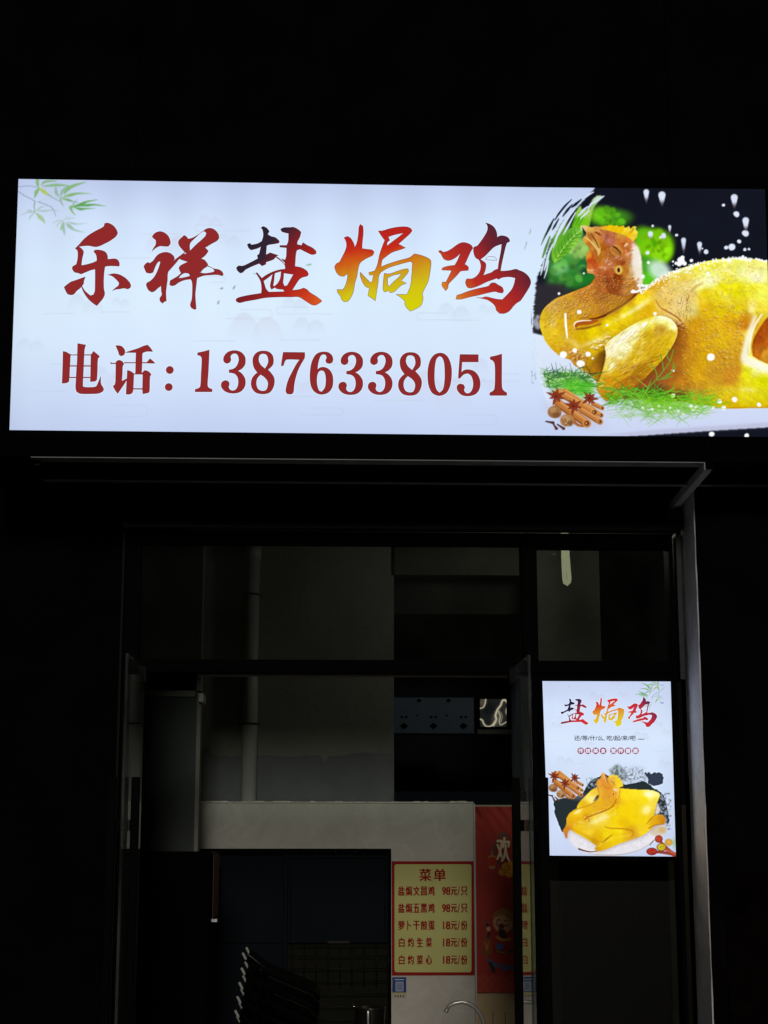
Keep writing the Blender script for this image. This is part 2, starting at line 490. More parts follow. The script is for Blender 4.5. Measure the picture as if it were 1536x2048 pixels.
# ------------------------------------------------------------------ open glass doors
def glass_door(name, label, x, s, offs):
    """x: plane of the leaf, s: +1 right leaf, -1 left leaf"""
    t = thing(name, label, 'door', (x, -0.03, 0.0), 'open glass door leaves')
    ztop = 2.355
    W = 0.64
    box('pane', x - 0.006, x + 0.006, -0.05 - W, -0.05, 0.03, ztop, M['door_glass'], t, 0.001)
    c = box('clamp', x - 0.020, x + 0.020, -0.13, -0.045, ztop - 0.065, ztop + 0.004, M['edge'], t, 0.003)
    box('clamp', x - 0.020, x + 0.020, -0.13, -0.045, 0.02, 0.09, M['edge'], t, 0.003)
    hy = -0.50
    for dx in offs:
        h = box('pull_handle', x + dx - 0.017, x + dx + 0.017, hy - 0.017, hy + 0.017, 0.55, 1.858, M['black_plastic'], t, 0.003)
        a, b = (x + dx + 0.018, x - 0.008) if dx < 0 else (x + 0.008, x + dx - 0.018)
        for zz in (1.66, 0.75):
            box('standoff', a, b, hy - 0.014, hy + 0.014, zz - 0.023, zz + 0.023, M['black_plastic'], h, 0.002)
    return t
glass_door('glass_door', 'open glass door leaf on the right, reflecting the menu board', 0.848, 1, (-0.042, 0.077))
glass_door('glass_door', 'open glass door leaf on the left, beside the black fridge', -0.813, -1, (-0.067, 0.030))

# ------------------------------------------------------------------ inside: plaster, pipe, alcove
ZT = WZ(600, 1606, YB)          # top of the tiled wall
XA0, XA1 = WX(790, 1400, YB), WX(1055, 1200, YB)
pw = thing('plaster_wall', 'bare plaster wall behind the drain pipe, above the grey tiles', 'wall', (-0.3, YB + 0.1, 0))
zpat = WZ(600, 1512, YB)
box('raw_plaster', -1.74, XA0, YB + 0.15, YB + 0.3, zpat - 0.3, Z_CEIL, M['plaster'], pw)
# pale patch with an uneven trowelled upper edge
bm = bmesh.new()
N = 70
xs0, xs1 = WX(397, 1550, YB), XA0 - 0.001
top, bot, topb = [], [], []
for i in range(N + 1):
    x = xs0 + (xs1 - xs0) * i / N
    u = i / N
    e = 0.006 * math.sin(u * 9) + 0.005 * math.sin(u * 23 + 1) + 0.02 * u + random.uniform(-0.004, 0.004)
    if u < 0.045: e += 0.05
    if 0.62 < u < 0.66: e -= 0.05 * (1 - abs(u - 0.64) / 0.02)
    top.append(bm.verts.new((x, YB + 0.144, zpat + e)))
    topb.append(bm.verts.new((x, YB + 0.151, zpat + e + 0.002)))
    bot.append(bm.verts.new((x, YB + 0.144, ZT - 0.05)))
for i in range(N):
    bm.faces.new((bot[i], bot[i + 1], top[i + 1], top[i]))
    bm.faces.new((top[i], top[i + 1], topb[i + 1], topb[i]))
done(bm, 'pale_patch', M['plaster_pale'], pw)
col = box('plaster_column', XA1, WX(1200, 1200, YB), YB, YB + 0.25, ZT + 0.02, Z_CEIL - 0.002, mat_pbr('darkened_plaster', (0.10, 0.10, 0.083), 0.9, noise=0.2, nscale=4, bump=0.5, bscale=25, spec=0.1))  # plaster colour darkened to even out the close point light
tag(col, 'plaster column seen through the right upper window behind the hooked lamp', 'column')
# beams over the alcove
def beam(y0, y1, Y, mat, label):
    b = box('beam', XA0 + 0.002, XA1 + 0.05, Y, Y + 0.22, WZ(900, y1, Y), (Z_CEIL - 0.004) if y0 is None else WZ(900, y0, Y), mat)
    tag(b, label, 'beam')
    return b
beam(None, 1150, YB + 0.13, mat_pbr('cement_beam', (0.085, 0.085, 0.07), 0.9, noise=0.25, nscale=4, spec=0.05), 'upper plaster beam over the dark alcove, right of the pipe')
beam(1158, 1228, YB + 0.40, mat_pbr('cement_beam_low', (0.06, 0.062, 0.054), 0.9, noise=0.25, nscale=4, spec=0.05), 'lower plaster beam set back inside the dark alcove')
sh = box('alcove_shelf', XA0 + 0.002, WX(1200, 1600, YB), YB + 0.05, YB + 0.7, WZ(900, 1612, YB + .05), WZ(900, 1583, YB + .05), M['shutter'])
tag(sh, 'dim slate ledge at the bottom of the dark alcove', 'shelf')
# alcove box with holes and the shiny sheet
YA = YB + 0.75
hb = thing('perforated_box', 'dim blue box with dark diamond holes high in the alcove', 'box', tuple(at(868, 1467, YA)))
pbox('box_body', 787, 948, 1395, 1467, YA, 0.2, mat_pbr('dim_blue_card', (0.16, 0.22, 0.30), 0.7, noise=0.1), hb, 0.004)
dk = mat_pbr('hole_dark', (0.003, 0.003, 0.004), 0.9, spec=0.1)
def diamond(cx, cy, r, parent):
    bm = bmesh.new()
    ps = [at(cx - r, cy, YA - 0.003), at(cx, cy + r * 0.8, YA - 0.003), at(cx + r, cy, YA - 0.003), at(cx, cy - r * 0.8, YA - 0.003)]
    f = bm.faces.new([bm.verts.new(p) for p in ps])
    r2 = bmesh.ops.extrude_face_region(bm, geom=[f])
    bmesh.ops.translate(bm, vec=(0, 0.002, 0), verts=[v for v in r2['geom'] if isinstance(v, bmesh.types.BMVert)])
    done(bm, 'hole', dk, parent)
for cx in (808, 867, 927):
    diamond(cx, 1452, 8.5, hb)
    diamond(cx - 4.5, 1434, 3.5, hb); diamond(cx + 4.5, 1434, 3.5, hb)
for cx in (838, 897):
    diamond(cx, 1401, 5.5, hb); diamond(cx - 3, 1431, 2.6, hb)
fs = thing('shiny_sheet', 'small shiny sheet with reflections painted as glowing cream swirls, right of the dim blue box', 'shiny sheet', tuple(at(986, 1454, YA)))
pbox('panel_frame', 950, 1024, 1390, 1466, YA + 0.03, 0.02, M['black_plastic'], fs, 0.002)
lb = pbox('ledge_strip', 955, 1024, 1459, 1468, YA - 0.02, 0.04, M['trim'])
tag(lb, 'small pale ledge strip below the shiny sheet', 'ledge')
# dark cover of the deep back of the alcove is the rear wall itself

# drain pipe
pp = thing('drain_pipe', 'vertical grey plastic drain pipe on the plaster wall', 'pipe', (WX(502, 1200, YB + 0.09), YB + 0.09, ZT))
xp = WX(502, 1250, YB + 0.05)
tube('pipe_tube', [(xp, YB + 0.09, ZT - 0.3), (xp, YB + 0.09, Z_CEIL - 0.002)], 0.048, M['pvc'], pp, 24)
zc = WZ(502, 1102, YB - 0.05)
tube('pipe_collar', [(xp, YB + 0.09, zc - 0.03), (xp, YB + 0.09, zc + 0.045)], 0.056, M['pvc'], pp, 24)
for py in (1187, 1447):
    z = WZ(502, py, YB + 0.04)
    b = tube('pipe_clamp', [(xp, YB + 0.09, z - 0.006), (xp, YB + 0.09, z + 0.006)], 0.0505, M['grey_metal'], pp, 24)
    for sx in (-1, 1):
        box('clamp_ear', xp + sx * 0.050, xp + sx * 0.070, YB + 0.110, YB + 0.118, z - 0.008, z + 0.008, M['trim'], b, 0.002)

# left partition
lp = thing('partition_panel', 'dark partition panel with dusty pale edge, left inside the doors', 'partition', (WX(340, 1500, 1.9), 1.9, 0))
YP = 1.9
pbox('upper_panel', 240, 396, 1000, 1341, YP, 0.05, mat_pbr('lightened_panel', (0.15, 0.17, 0.16), 0.9, noise=0.2, nscale=5), lp)  # lighter copy of the dark panel, making up for missing light up here
pbox('middle_panel', 240, 392, 1345, 1379, YP + 0.02, 0.05, M['black_plastic'], lp)
pbox('top_rail', 240, 391, 1381, 1393, YP - 0.01, 0.06, M['trim'], lp, 0.002)
pbox('lower_panel', 240, 391, 1395, 1990, YP, 0.05, M['dark_panel'], lp)
box('edge_trim', WX(397, 1200, YP), WX(405.5, 1200, YP), YP - 0.01, YP + 0.12, WZ(400, 1382, YP), Z_CEIL - 0.002, M['trim'], lp, 0.002)
box('edge_trim', WX(392, 1500, YP), WX(400, 1500, YP), YP - 0.01, YP + 0.12, 0.03, WZ(400, 1386, YP), M['trim'], lp, 0.002)
pbox('end_block', 397, 407, 1386, 1404, YP - 0.05, 0.2, M['pvc'], lp, 0.004)

# ------------------------------------------------------------------ tiled wall
tw = thing('tiled_wall', 'grey marble tiled wall around the dark sliding hatch and menu', 'wall', (0, YB, 0))
XT0, XTJ, XT1 = WX(388, 1650, YB), WX(727.5, 1650, YB), WX(947, 1650, YB)
XC0 = WX(782, 1900, YB)
ZH = WZ(600, 1698, YB)
box('backing', XT0 + 0.003, XT1 - 0.003, YB + 0.006, YB + 0.03, ZH + 0.004, ZT - 0.004, M['mortar'], tw)
box('backing', XC0 + 0.003, XT1 - 0.003, YB + 0.006, YB + 0.03, 0.03, ZH - 0.002, M['mortar'], tw)
g = 0.0017
def tile(x0, x1, z0, z1):
    box('tile', x0 + g, x1 - g, YB - 0.004, YB + 0.006, z0 + g, z1 - g, M['tile'], tw, 0.0012)
XTM = XTJ - 0.80
tile(XT0, XTJ, ZH, ZT)
ZL = 0.46
bm = bmesh.new()     # the L-shaped tile round the hatch corner
f = bm.faces.new([bm.verts.new((x, YB - 0.004, z)) for x, z in ((XTJ + g, ZH + g), (XC0 + g, ZH + g), (XC0 + g, ZL + g), (XT1 - g, ZL + g), (XT1 - g, ZT - g), (XTJ + g, ZT - g))])
r = bmesh.ops.extrude_face_region(bm, geom=[f]); bmesh.ops.translate(bm, vec=(0, 0.01, 0), verts=[v for v in r['geom'] if isinstance(v, bmesh.types.BMVert)])
done(bm, 'tile', M['tile'], tw)
tile(XC0, XT1, 0.03, ZL)
# broken mortar bed on top
bm = bmesh.new()
x = XT0
bm_box(bm, XT0, XT1, YB - 0.0035, YB + 0.10, ZT + 0.001, ZT + 0.008)
while x < XT1 - 0.05:
    dx = random.uniform(0.02, 0.07)
    h = random.uniform(0.007, 0.0125)
    bm_box(bm, x, x + dx, YB - 0.004 - random.uniform(0, 0.004), YB + 0.095, ZT + 0.0014, ZT + h)
    x += dx + (random.uniform(0.02, 0.12) if random.random() < 0.25 else 0.001)
done(bm, 'mortar_bed', M['mortar'], tw)
box('edge_strip', XT1, XT1 + 0.010, YB - 0.008, YB + 0.03, 0.03, ZT - 0.002, M['pvc'], tw, 0.001)
bw = box('board_wall', XT1 + 0.012, 2.24, YB + 0.03, YB + 0.1, 0.03, ZT - 0.01, mat_pbr('beige_board', (0.36, 0.31, 0.24), 0.8, noise=0.08, nscale=3))
tag(bw, 'beige board wall below and behind the red banner', 'wall')

# sliding hatch
ht = thing('sliding_hatch', 'dark slate sliding hatch panels set in the tiled wall', 'hatch', (WX(590, 1900, YB), YB, 0.5))
XH0, XH1 = XT0, XC0 - 0.003
zA = ZH - 0.004
box('hatch_head', XH0, XH1, YB - 0.012, YB + 0.05, zA - 0.028, zA, M['frame'], ht, 0.002)
for k in range(9):
    xx = XH0 + 0.03 + k * 0.118
    bm = bmesh.new(); bmesh.ops.create_uvsphere(bm, u_segments=8, v_segments=5, radius=0.0035)
    bmesh.ops.translate(bm, vec=(xx, YB - 0.013, zA - 0.012), verts=bm.verts)
    done(bm, 'screw', M['chrome'], ht)
xm = WX(571, 1800, YB)
box('hatch_post', xm - 0.012, xm + 0.012, YB - 0.008, YB + 0.05, 0.05, zA - 0.030, M['shutter'], ht, 0.002)
box('hatch_post', XH1 - 0.012, XH1, YB - 0.008, YB + 0.05, 0.05, zA - 0.030, M['frame'], ht, 0.002)
zmid = WZ(600, 1887, YB)
box('sliding_panel', XH0 + 0.002, xm - 0.014, YB + 0.012, YB + 0.03, zmid + 0.003, zA - 0.031, M['shutter'], ht, 0.002)
box('sliding_panel', xm + 0.014, XH1 - 0.014, YB + 0.004, YB + 0.02, zmid + 0.003, zA - 0.031, M['shutter'], ht, 0.002)
for a, b in ((xm + 0.03, XH1 - 0.03),):
    for (x0, x1, z0, z1) in ((a, b, zA - 0.052, zA - 0.048), (a, a + 0.004, zmid + 0.02, zA - 0.052), (b - 0.004, b, zmid + 0.02, zA - 0.052)):
        box('panel_bead', x0, x1, YB - 0.001, YB + 0.004, z0, z1, M['frame'], ht)
box('lower_panel', XH0 + 0.002, xm - 0.014, YB + 0.006, YB + 0.03, 0.05, zmid, M['shutter'], ht, 0.002)
box('lower_panel', xm + 0.014, XH1 - 0.014, YB + 0.03, YB + 0.05, 0.05, zmid, mat_pbr('olive_back', (0.011, 0.0115, 0.0085), 0.8, noise=0.2, spec=0.05), ht, 0.002)
pbox('latch', 655, 700, 1882, 1887, YB - 0.012, 0.014, M['wire'], ht, 0.001)

# ================================================================== LETTERS traced as outlines
def smooth(pts, ang=42, sub=4):
    """round off gentle bends, keep true corners"""
    P = [np.array(p, float) for p in pts]
    n = len(P)
    sharp = []
    for i in range(n):
        a, b = P[i] - P[i - 1], P[(i + 1) % n] - P[i]
        c = abs(math.degrees(math.atan2(a[0] * b[1] - a[1] * b[0], float(a @ b))))
        sharp.append(c > ang)
    out = []
    for i in range(n):
        p0, p1, p2, p3 = P[i - 1], P[i], P[(i + 1) % n], P[(i + 2) % n]
        L = np.linalg.norm(p2 - p1)
        m1 = (p2 - p1) if sharp[i] else (p2 - p0) * L / (L + np.linalg.norm(p1 - p0) + 1e-9)
        m2 = (p2 - p1) if sharp[(i + 1) % n] else (p3 - p1) * L / (L + np.linalg.norm(p3 - p2) + 1e-9)
        k = sub if not (sharp[i] and sharp[(i + 1) % n]) else 1
        for s in range(k):
            t = s / k
            out.append(((2 * t**3 - 3 * t**2 + 1) * p1 + (t**3 - 2 * t**2 + t) * m1 + (-2 * t**3 + 3 * t**2) * p2 + (t**3 - t**2) * m2))
    return out

def inside(x, y, poly):
    c = False
    n = len(poly)
    j = n - 1
    for i in range(n):
        xi, yi = poly[i]; xj, yj = poly[j]
        if (yi > y) != (yj > y) and x < (xj - xi) * (y - yi) / (yj - yi) + xi: c = not c
        j = i
    return c

def glyph(name, outers, holes, tf, Y, mats, parent, rim=0.55, halo=1.6, ang=42):
    """outers/holes in traced units, tf maps them to photo pixels; becomes a thin flat sheet on plane Y"""
    O = [[tf(p) for p in smooth(o, ang)] for o in outers]
    H = [[tf(p) for p in smooth(h, ang)] for h in holes]
    verts, edges = [], []
    for c in O + H:
        b = len(verts)
        verts += [Vector((p[0], p[1])) for p in c]
        edges += [(b + i, b + (i + 1) % len(c)) for i in range(len(c))]
    vo, _, fo, _, _, _ = delaunay_2d_cdt(verts, edges, [], 0, 1e-4)
    V, Fc, mi = [], [], []
    for v in vo: V.append(tuple(at(v.x, v.y, Y)))
    for f in fo:
        cx = sum(vo[i].x for i in f) / len(f); cy = sum(vo[i].y for i in f) / len(f)
        if any(inside(cx, cy, o) for o in O) and not any(inside(cx, cy, h) for h in H):
            Fc.append(tuple(f)); mi.append(0)
    def ribbon(c, w0, w1, dy, m):
        n = len(c)
        area = sum(c[i][0] * c[(i + 1) % n][1] - c[(i + 1) % n][0] * c[i][1] for i in range(n))
        s = 1 if area > 0 else -1
        b = len(V)
        for i in range(n):
            p = np.array(c[i]); t = np.array(c[(i + 1) % n]) - np.array(c[i - 1])
            L = np.linalg.norm(t) + 1e-9
            nn = np.array([t[1], -t[0]]) / L * s
            for w in (w0, w1):
                q = p + nn * w
                V.append(tuple(at(q[0], q[1], Y + dy)))
        for i in range(n):
            j = (i + 1) % n
            Fc.append((b + 2 * i, b + 2 * j, b + 2 * j + 1, b + 2 * i + 1)); mi.append(m)
    for c in O:
        if rim: ribbon(c, -rim, rim * 0.5, -0.0006, 1)
        if halo: ribbon(c, 0.1, halo, 0.0004, 2)
    for c in H:
        if rim: ribbon(c, rim, -rim * 0.5, -0.0006, 1)
        if halo: ribbon(c, -0.1, -halo, 0.0004, 2)
    me = bpy.data.meshes.new(name)
    me.from_pydata(V, [], Fc)
    for m in mats: me.materials.append(m)
    me.polygons.foreach_set('material_index', mi)
    me.update()
    return link(name, me, None, parent)

def T(ox, oy, s):
    return lambda p: (ox + p[0] / s, oy + p[1] / s)

# --- brush characters (outers, holes) with their tracing frames
G = {}
G['le'] = (T(100, 430, 4.267), [[(215,285),(245,255),(290,205),(340,165),(400,130),(440,110),(460,95),(465,72),(490,67),(515,75),(545,95),(570,130),(578,155),(565,180),(535,205),(500,228),(465,245),(430,262),(390,272),(330,262),(280,265),(245,270),(270,287),(287,310),(285,330),(275,370),(268,425),(272,430),(320,420),(370,405),(400,390),(398,355),(388,330),(373,315),(380,300),(405,297),(445,303),(475,318),(490,345),(493,378),(520,375),(555,373),(580,385),(593,415),(590,438),(550,435),(500,435),(470,440),(463,480),(458,560),(460,630),(467,675),(450,715),(425,745),(400,775),(370,755),(330,720),(300,680),(278,640),(270,612),(250,630),(225,650),(205,675),(178,682),(150,675),(135,650),(120,615),(150,590),(180,570),(225,555),(265,540),(303,527),(290,560),(285,590),(272,605),(300,650),(345,688),(370,680),(383,650),(385,580),(386,520),(385,462),(350,470),(300,490),(265,505),(240,495),(210,488),(190,460),(192,440),(225,420),(235,380),(238,330),(232,300),(218,288)],
  [(492,512),(540,500),(590,508),(640,535),(675,570),(690,600),(685,620),(665,633),(630,625),(590,632),(560,635),(530,648),(555,625),(585,600),(590,580),(570,555),(540,528),(515,515)]], [])
G['xiang'] = (T(100, 430, 4.267), [[(870,185),(895,155),(935,140),(975,150),(1010,180),(1025,215),(1027,245),(1010,268),(980,268),(940,265),(905,280),(880,300),(868,312),(885,280),(903,250),(903,215),(885,200)],
  [(800,440),(812,420),(835,403),(850,412),(880,390),(905,355),(935,330),(985,317),(1030,328),(1060,358),(1062,378),(1048,396),(1100,355),(1150,318),(1125,290),(1105,265),(1095,240),(1100,215),(1120,195),(1145,172),(1165,185),(1180,205),(1215,195),(1260,170),(1300,142),(1330,120),(1355,112),(1390,117),(1420,140),(1440,170),(1442,200),(1425,220),(1380,245),(1325,278),(1352,308),(1325,345),(1290,372),(1320,385),(1348,420),(1345,430),(1400,458),(1440,465),(1470,485),(1480,510),(1470,520),(1430,510),(1370,512),(1310,518),(1255,538),(1248,600),(1240,680),(1245,760),(1248,800),(1235,808),(1205,790),(1197,765),(1210,720),(1215,640),(1212,570),(1200,548),(1150,555),(1100,575),(1065,600),(1035,605),(1020,595),(1025,560),(1060,540),(1095,518),(1118,495),(1105,470),(1100,450),(1115,430),(1175,400),(1130,385),(1103,374),(1070,415),(1030,460),(1007,490),(1002,560),(995,610),(990,660),(993,735),(975,740),(962,755),(940,735),(937,710),(955,680),(950,650),(948,605),(920,625),(895,648),(870,660),(840,640),(822,600),(825,580),(860,560),(895,520),(920,470),(940,410),(940,392),(915,410),(895,450),(880,490),(850,498),(820,490)]],
  [[(1200,235),(1240,195),(1290,150),(1318,137),(1335,155),(1325,180),(1290,215),(1250,250),(1195,305),(1192,260)],
   [(1098,540),(1115,515),(1150,495),(1185,500),(1195,520),(1150,532)],
   [(1282,492),(1310,460),(1345,437),(1390,457),(1405,480),(1380,490),(1320,498)], [(1142,328),(1156,320),(1166,326),(1150,334)]])
G['yan'] = (T(450, 430, 3.657), [[(262,92),(280,82),(305,95),(325,120),(312,140),(335,155),(370,165),(398,190),(395,205),(360,212),(320,218),(305,225),(300,290),(330,275),(390,295),(375,303),(400,320),(425,345),(436,365),(438,350),(410,318),(440,328),(448,300),(450,240),(400,235),(400,222),(450,222),(462,195),(465,135),(440,130),(415,122),(405,103),(430,92),(480,90),(500,88),(535,105),(557,125),(548,160),(530,195),(528,215),(560,222),(570,200),(600,220),(640,240),(668,265),(665,285),(635,290),(600,275),(550,250),(525,258),(518,290),(512,375),(560,385),(600,410),(612,435),(600,448),(570,455),(545,470),(520,505),(492,550),(540,545),(575,533),(600,545),(620,565),(660,590),(695,615),(710,630),(690,645),(660,660),(630,655),(590,630),(540,600),(480,600),(400,600),(300,605),(220,620),(150,632),(105,642),(80,630),(82,612),(110,600),(180,585),(265,572),(268,540),(262,490),(245,455),(225,425),(235,420),(255,445),(270,462),(300,440),(350,415),(400,400),(440,395),(438,370),(422,348),(396,326),(370,308),(355,325),(300,345),(300,360),(270,373),(250,355),(200,375),(150,400),(130,420),(110,425),(90,405),(82,385),(100,370),(130,372),(180,350),(240,318),(235,295),(250,285),(262,232),(235,245),(190,257),(172,240),(162,215),(180,205),(195,218),(240,208),(270,190),(280,150),(275,110)]],
  [[(282,482),(320,455),(348,432),(340,470),(330,520),(340,545),(365,530),(380,540),(425,545),(435,560),(320,563),(300,540),(290,510)],
   [(365,425),(410,412),(405,460),(385,500),(362,520),(352,518),(358,480),(362,440)],
   [(430,425),(465,430),(500,435),(480,470),(455,515),(435,520),(425,495),(428,460)]])
G['ju'] = (T(450, 430, 3.657), [[(870,165),(895,155),(920,170),(945,215),(948,240),(965,200),(975,140),(980,85),(990,67),(1010,82),(1012,130),(1005,200),(1003,245),(1040,250),(1075,255),(1092,270),(1080,295),(1030,320),(990,350),(975,390),(965,450),(950,500),(940,560),(920,605),(900,632),(870,635),(850,615),(845,595),(825,570),(818,545),(840,545),(862,545),(880,515),(895,460),(895,430),(870,450),(840,445),(815,420),(800,380),(815,355),(835,345),(855,310),(875,270),(888,230),(885,195)],
  [(1120,115),(1150,115),(1200,100),(1260,88),(1320,85),(1355,95),(1370,115),(1350,140),(1300,185),(1270,212),(1322,240),(1280,255),(1220,275),(1165,315),(1150,330),(1142,378),(1200,355),(1280,330),(1350,310),(1385,283),(1420,290),(1465,305),(1500,325),(1508,345),(1500,420),(1485,490),(1470,520),(1445,575),(1450,610),(1435,660),(1400,685),(1355,705),(1330,680),(1315,655),(1315,630),(1280,600),(1250,580),(1330,580),(1355,520),(1365,440),(1370,350),(1355,340),(1280,360),(1200,385),(1140,420),(1125,450),(1120,500),(1110,560),(1100,630),(1075,610),(1045,590),(1055,535),(1030,525),(1010,500),(990,450),(988,415),(1020,450),(1060,490),(1075,490),(1085,440),(1055,440),(1050,420),(1095,408),(1115,360),(1130,290),(1150,230),(1168,185),(1145,155)],
  [(1165,425),(1200,430),(1260,410),(1310,395),(1340,392),(1342,415),(1320,445),(1290,480),(1328,500),(1290,515),(1240,560),(1210,570),(1195,555),(1165,565),(1155,540),(1160,460)]],
  [[(1195,160),(1240,145),(1305,132),(1270,160),(1230,190),(1185,225),(1188,200),(1205,185)], [(1190,460),(1235,440),(1290,430),(1265,460),(1230,490),(1200,525),(1190,500)]])
G['ji'] = (T(860, 430, 6.982), [[(120,500),(150,493),(185,518),(240,505),(310,465),(370,420),(420,392),(470,382),(530,395),(580,425),(600,462),(575,500),(545,560),(510,640),(485,690),(510,700),(540,730),(535,775),(430,785),(400,815),(370,850),(330,890),(290,930),(258,970),(250,1020),(218,1060),(195,1030),(165,985),(170,935),(222,935),(250,880),(290,800),(300,775),(230,772),(170,770),(160,755),(190,730),(260,712),(345,700),(380,640),(410,570),(430,520),(400,560),(350,600),(290,630),(240,635),(190,612),(165,570),(150,540),(122,515)],
  [(605,470),(620,445),(660,430),(700,380),(750,310),(790,240),(805,190),(798,140),(770,107),(830,125),(880,155),(915,200),(935,260),(938,312),(965,295),(1000,287),(1060,298),(1100,325),(1118,368),(1075,390),(1060,430),(1040,510),(1015,620),(995,720),(985,782),(1060,780),(1130,770),(1200,755),(1240,770),(1310,800),(1370,850),(1400,900),(1408,950),(1380,1020),(1330,1100),(1265,1195),(1210,1230),(1160,1280),(1110,1340),(1040,1375),(970,1375),(925,1330),(912,1280),(870,1230),(800,1185),(740,1170),(645,1152),(720,1155),(780,1140),(850,1155),(940,1175),(1010,1180),(1080,1110),(1140,1040),(1175,960),(1190,880),(1120,865),(1040,868),(990,880),(960,900),(930,885),(860,910),(780,940),(700,980),(620,1010),(560,1022),(520,1010),(500,970),(495,930),(515,888),(580,890),(640,860),(690,800),(710,720),(700,660),(680,625),(640,600),(615,550)],
  [(775,605),(810,585),(870,578),(915,595),(935,632),(860,632),(780,625)],
  [(360,1178),(375,1120),(440,1100),(530,1065),(650,1030),(740,1010),(815,990),(850,950),(900,945),(960,980),(1010,1010),(1030,1060),(1015,1090),(960,1085),(910,1070),(800,1090),(680,1120),(560,1145),(440,1175)]],
  [[(705,620),(770,570),(830,510),(900,445),(1000,405),(995,470),(980,560),(960,660),(948,752),(900,770),(860,800),(800,822),(745,842),(775,760),(782,690),(770,665)]])
def circ(cx, cy, r, n=16): return [(cx + r * math.cos(2 * math.pi * k / n), cy + r * math.sin(2 * math.pi * k / n)) for k in range(n)]
G['dian'] = (T(100, 670, 4.8), [[(125,155),(160,165),(200,187),(262,187),(265,80),(345,95),(333,130),(328,187),(395,187),(418,155),(478,205),(460,230),(455,350),(450,430),(430,445),(385,448),(388,412),(318,412),(315,490),(330,500),(420,500),(445,490),(465,450),(487,395),(490,470),(515,515),(510,540),(470,560),(400,565),(290,563),(255,545),(246,510),(250,412),(185,412),(183,445),(160,460),(115,465),(120,350)]],
  [[(197,195),(262,195),(258,292),(192,292)], [(328,195),(392,195),(390,292),(324,292)], [(191,302),(256,302),(250,403),(187,403)], [(323,302),(390,302),(388,403),(319,403)]])
G['hua'] = (T(100, 670, 4.8), [[(630,100),(680,105),(710,130),(720,160),(712,190),(685,203),(665,190),(655,160)],
  [(580,262),(600,268),(632,268),(635,255),(658,240),(690,250),(712,278),(698,300),(695,370),(690,442),(738,418),(742,338),(775,348),(805,370),(820,368),(822,270),(715,270),(714,256),(722,262),(822,262),(825,170),(720,168),(770,152),(840,130),(900,105),(937,95),(965,125),(988,160),(930,158),(895,170),(887,180),(885,262),(930,262),(960,225),(1005,265),(1005,273),(885,270),(880,365),(910,338),(945,350),(973,378),(960,400),(955,540),(945,555),(890,567),(886,522),(798,522),(793,550),(770,568),(730,570),(736,434),(700,490),(650,563),(625,530),(605,492),(625,470),(630,380),(632,278),(600,276),(585,280)]],
  [[(806,378),(890,378),(887,512),(800,512)]])
G['dot_a'] = (T(100, 670, 4.8), [circ(1150, 336, 36)], [])
G['dot_b'] = (T(100, 670, 4.8), [circ(1140, 500, 36)], [])
D1 = T(380, 690, 6.982); D2 = T(580, 690, 6.982); D3 = T(800, 690, 6.678)
def off(t, dx, dy): return lambda p: (t(p)[0] + dx, t(p)[1] + dy)
one_a = [(105,108),(190,90),(270,68),(265,200),(255,400),(245,560),(260,595),(312,618),(308,655),(68,655),(72,618),(125,600),(145,570),(155,400),(165,220),(160,175),(140,150),(105,142)]
three = [(545,345),(600,335),(650,295),(680,220),(675,160),(650,122),(615,118),(580,135),(565,165),(572,200),(560,240),(520,257),(485,245),(467,215),(475,160),(520,105),(590,78),(660,80),(720,105),(765,160),(775,220),(765,280),(725,330),(670,362),(720,395),(765,460),(775,530),(755,600),(700,655),(620,675),(540,668),(480,640),(440,590),(435,550),(450,515),(490,495),(530,505),(550,540),(540,590),(560,625),(600,638),(640,620),(668,570),(675,500),(660,440),(620,400),(545,385)]
eight = [(1040,82),(1100,95),(1150,140),(1167,210),(1155,280),(1090,345),(1140,400),(1175,460),(1178,540),(1150,620),(1100,670),(1010,685),(920,665),(870,610),(852,540),(865,470),(900,420),(940,385),(895,320),(877,250),(880,180),(915,120),(970,88)]
eight_h = [[(1025,122),(1065,135),(1088,180),(1090,250),(1048,330),(990,280),(960,220),(965,160),(985,130)], [(985,413),(1040,450),(1085,510),(1085,580),(1060,630),(1010,642),(955,620),(928,560),(930,490),(950,450)]]
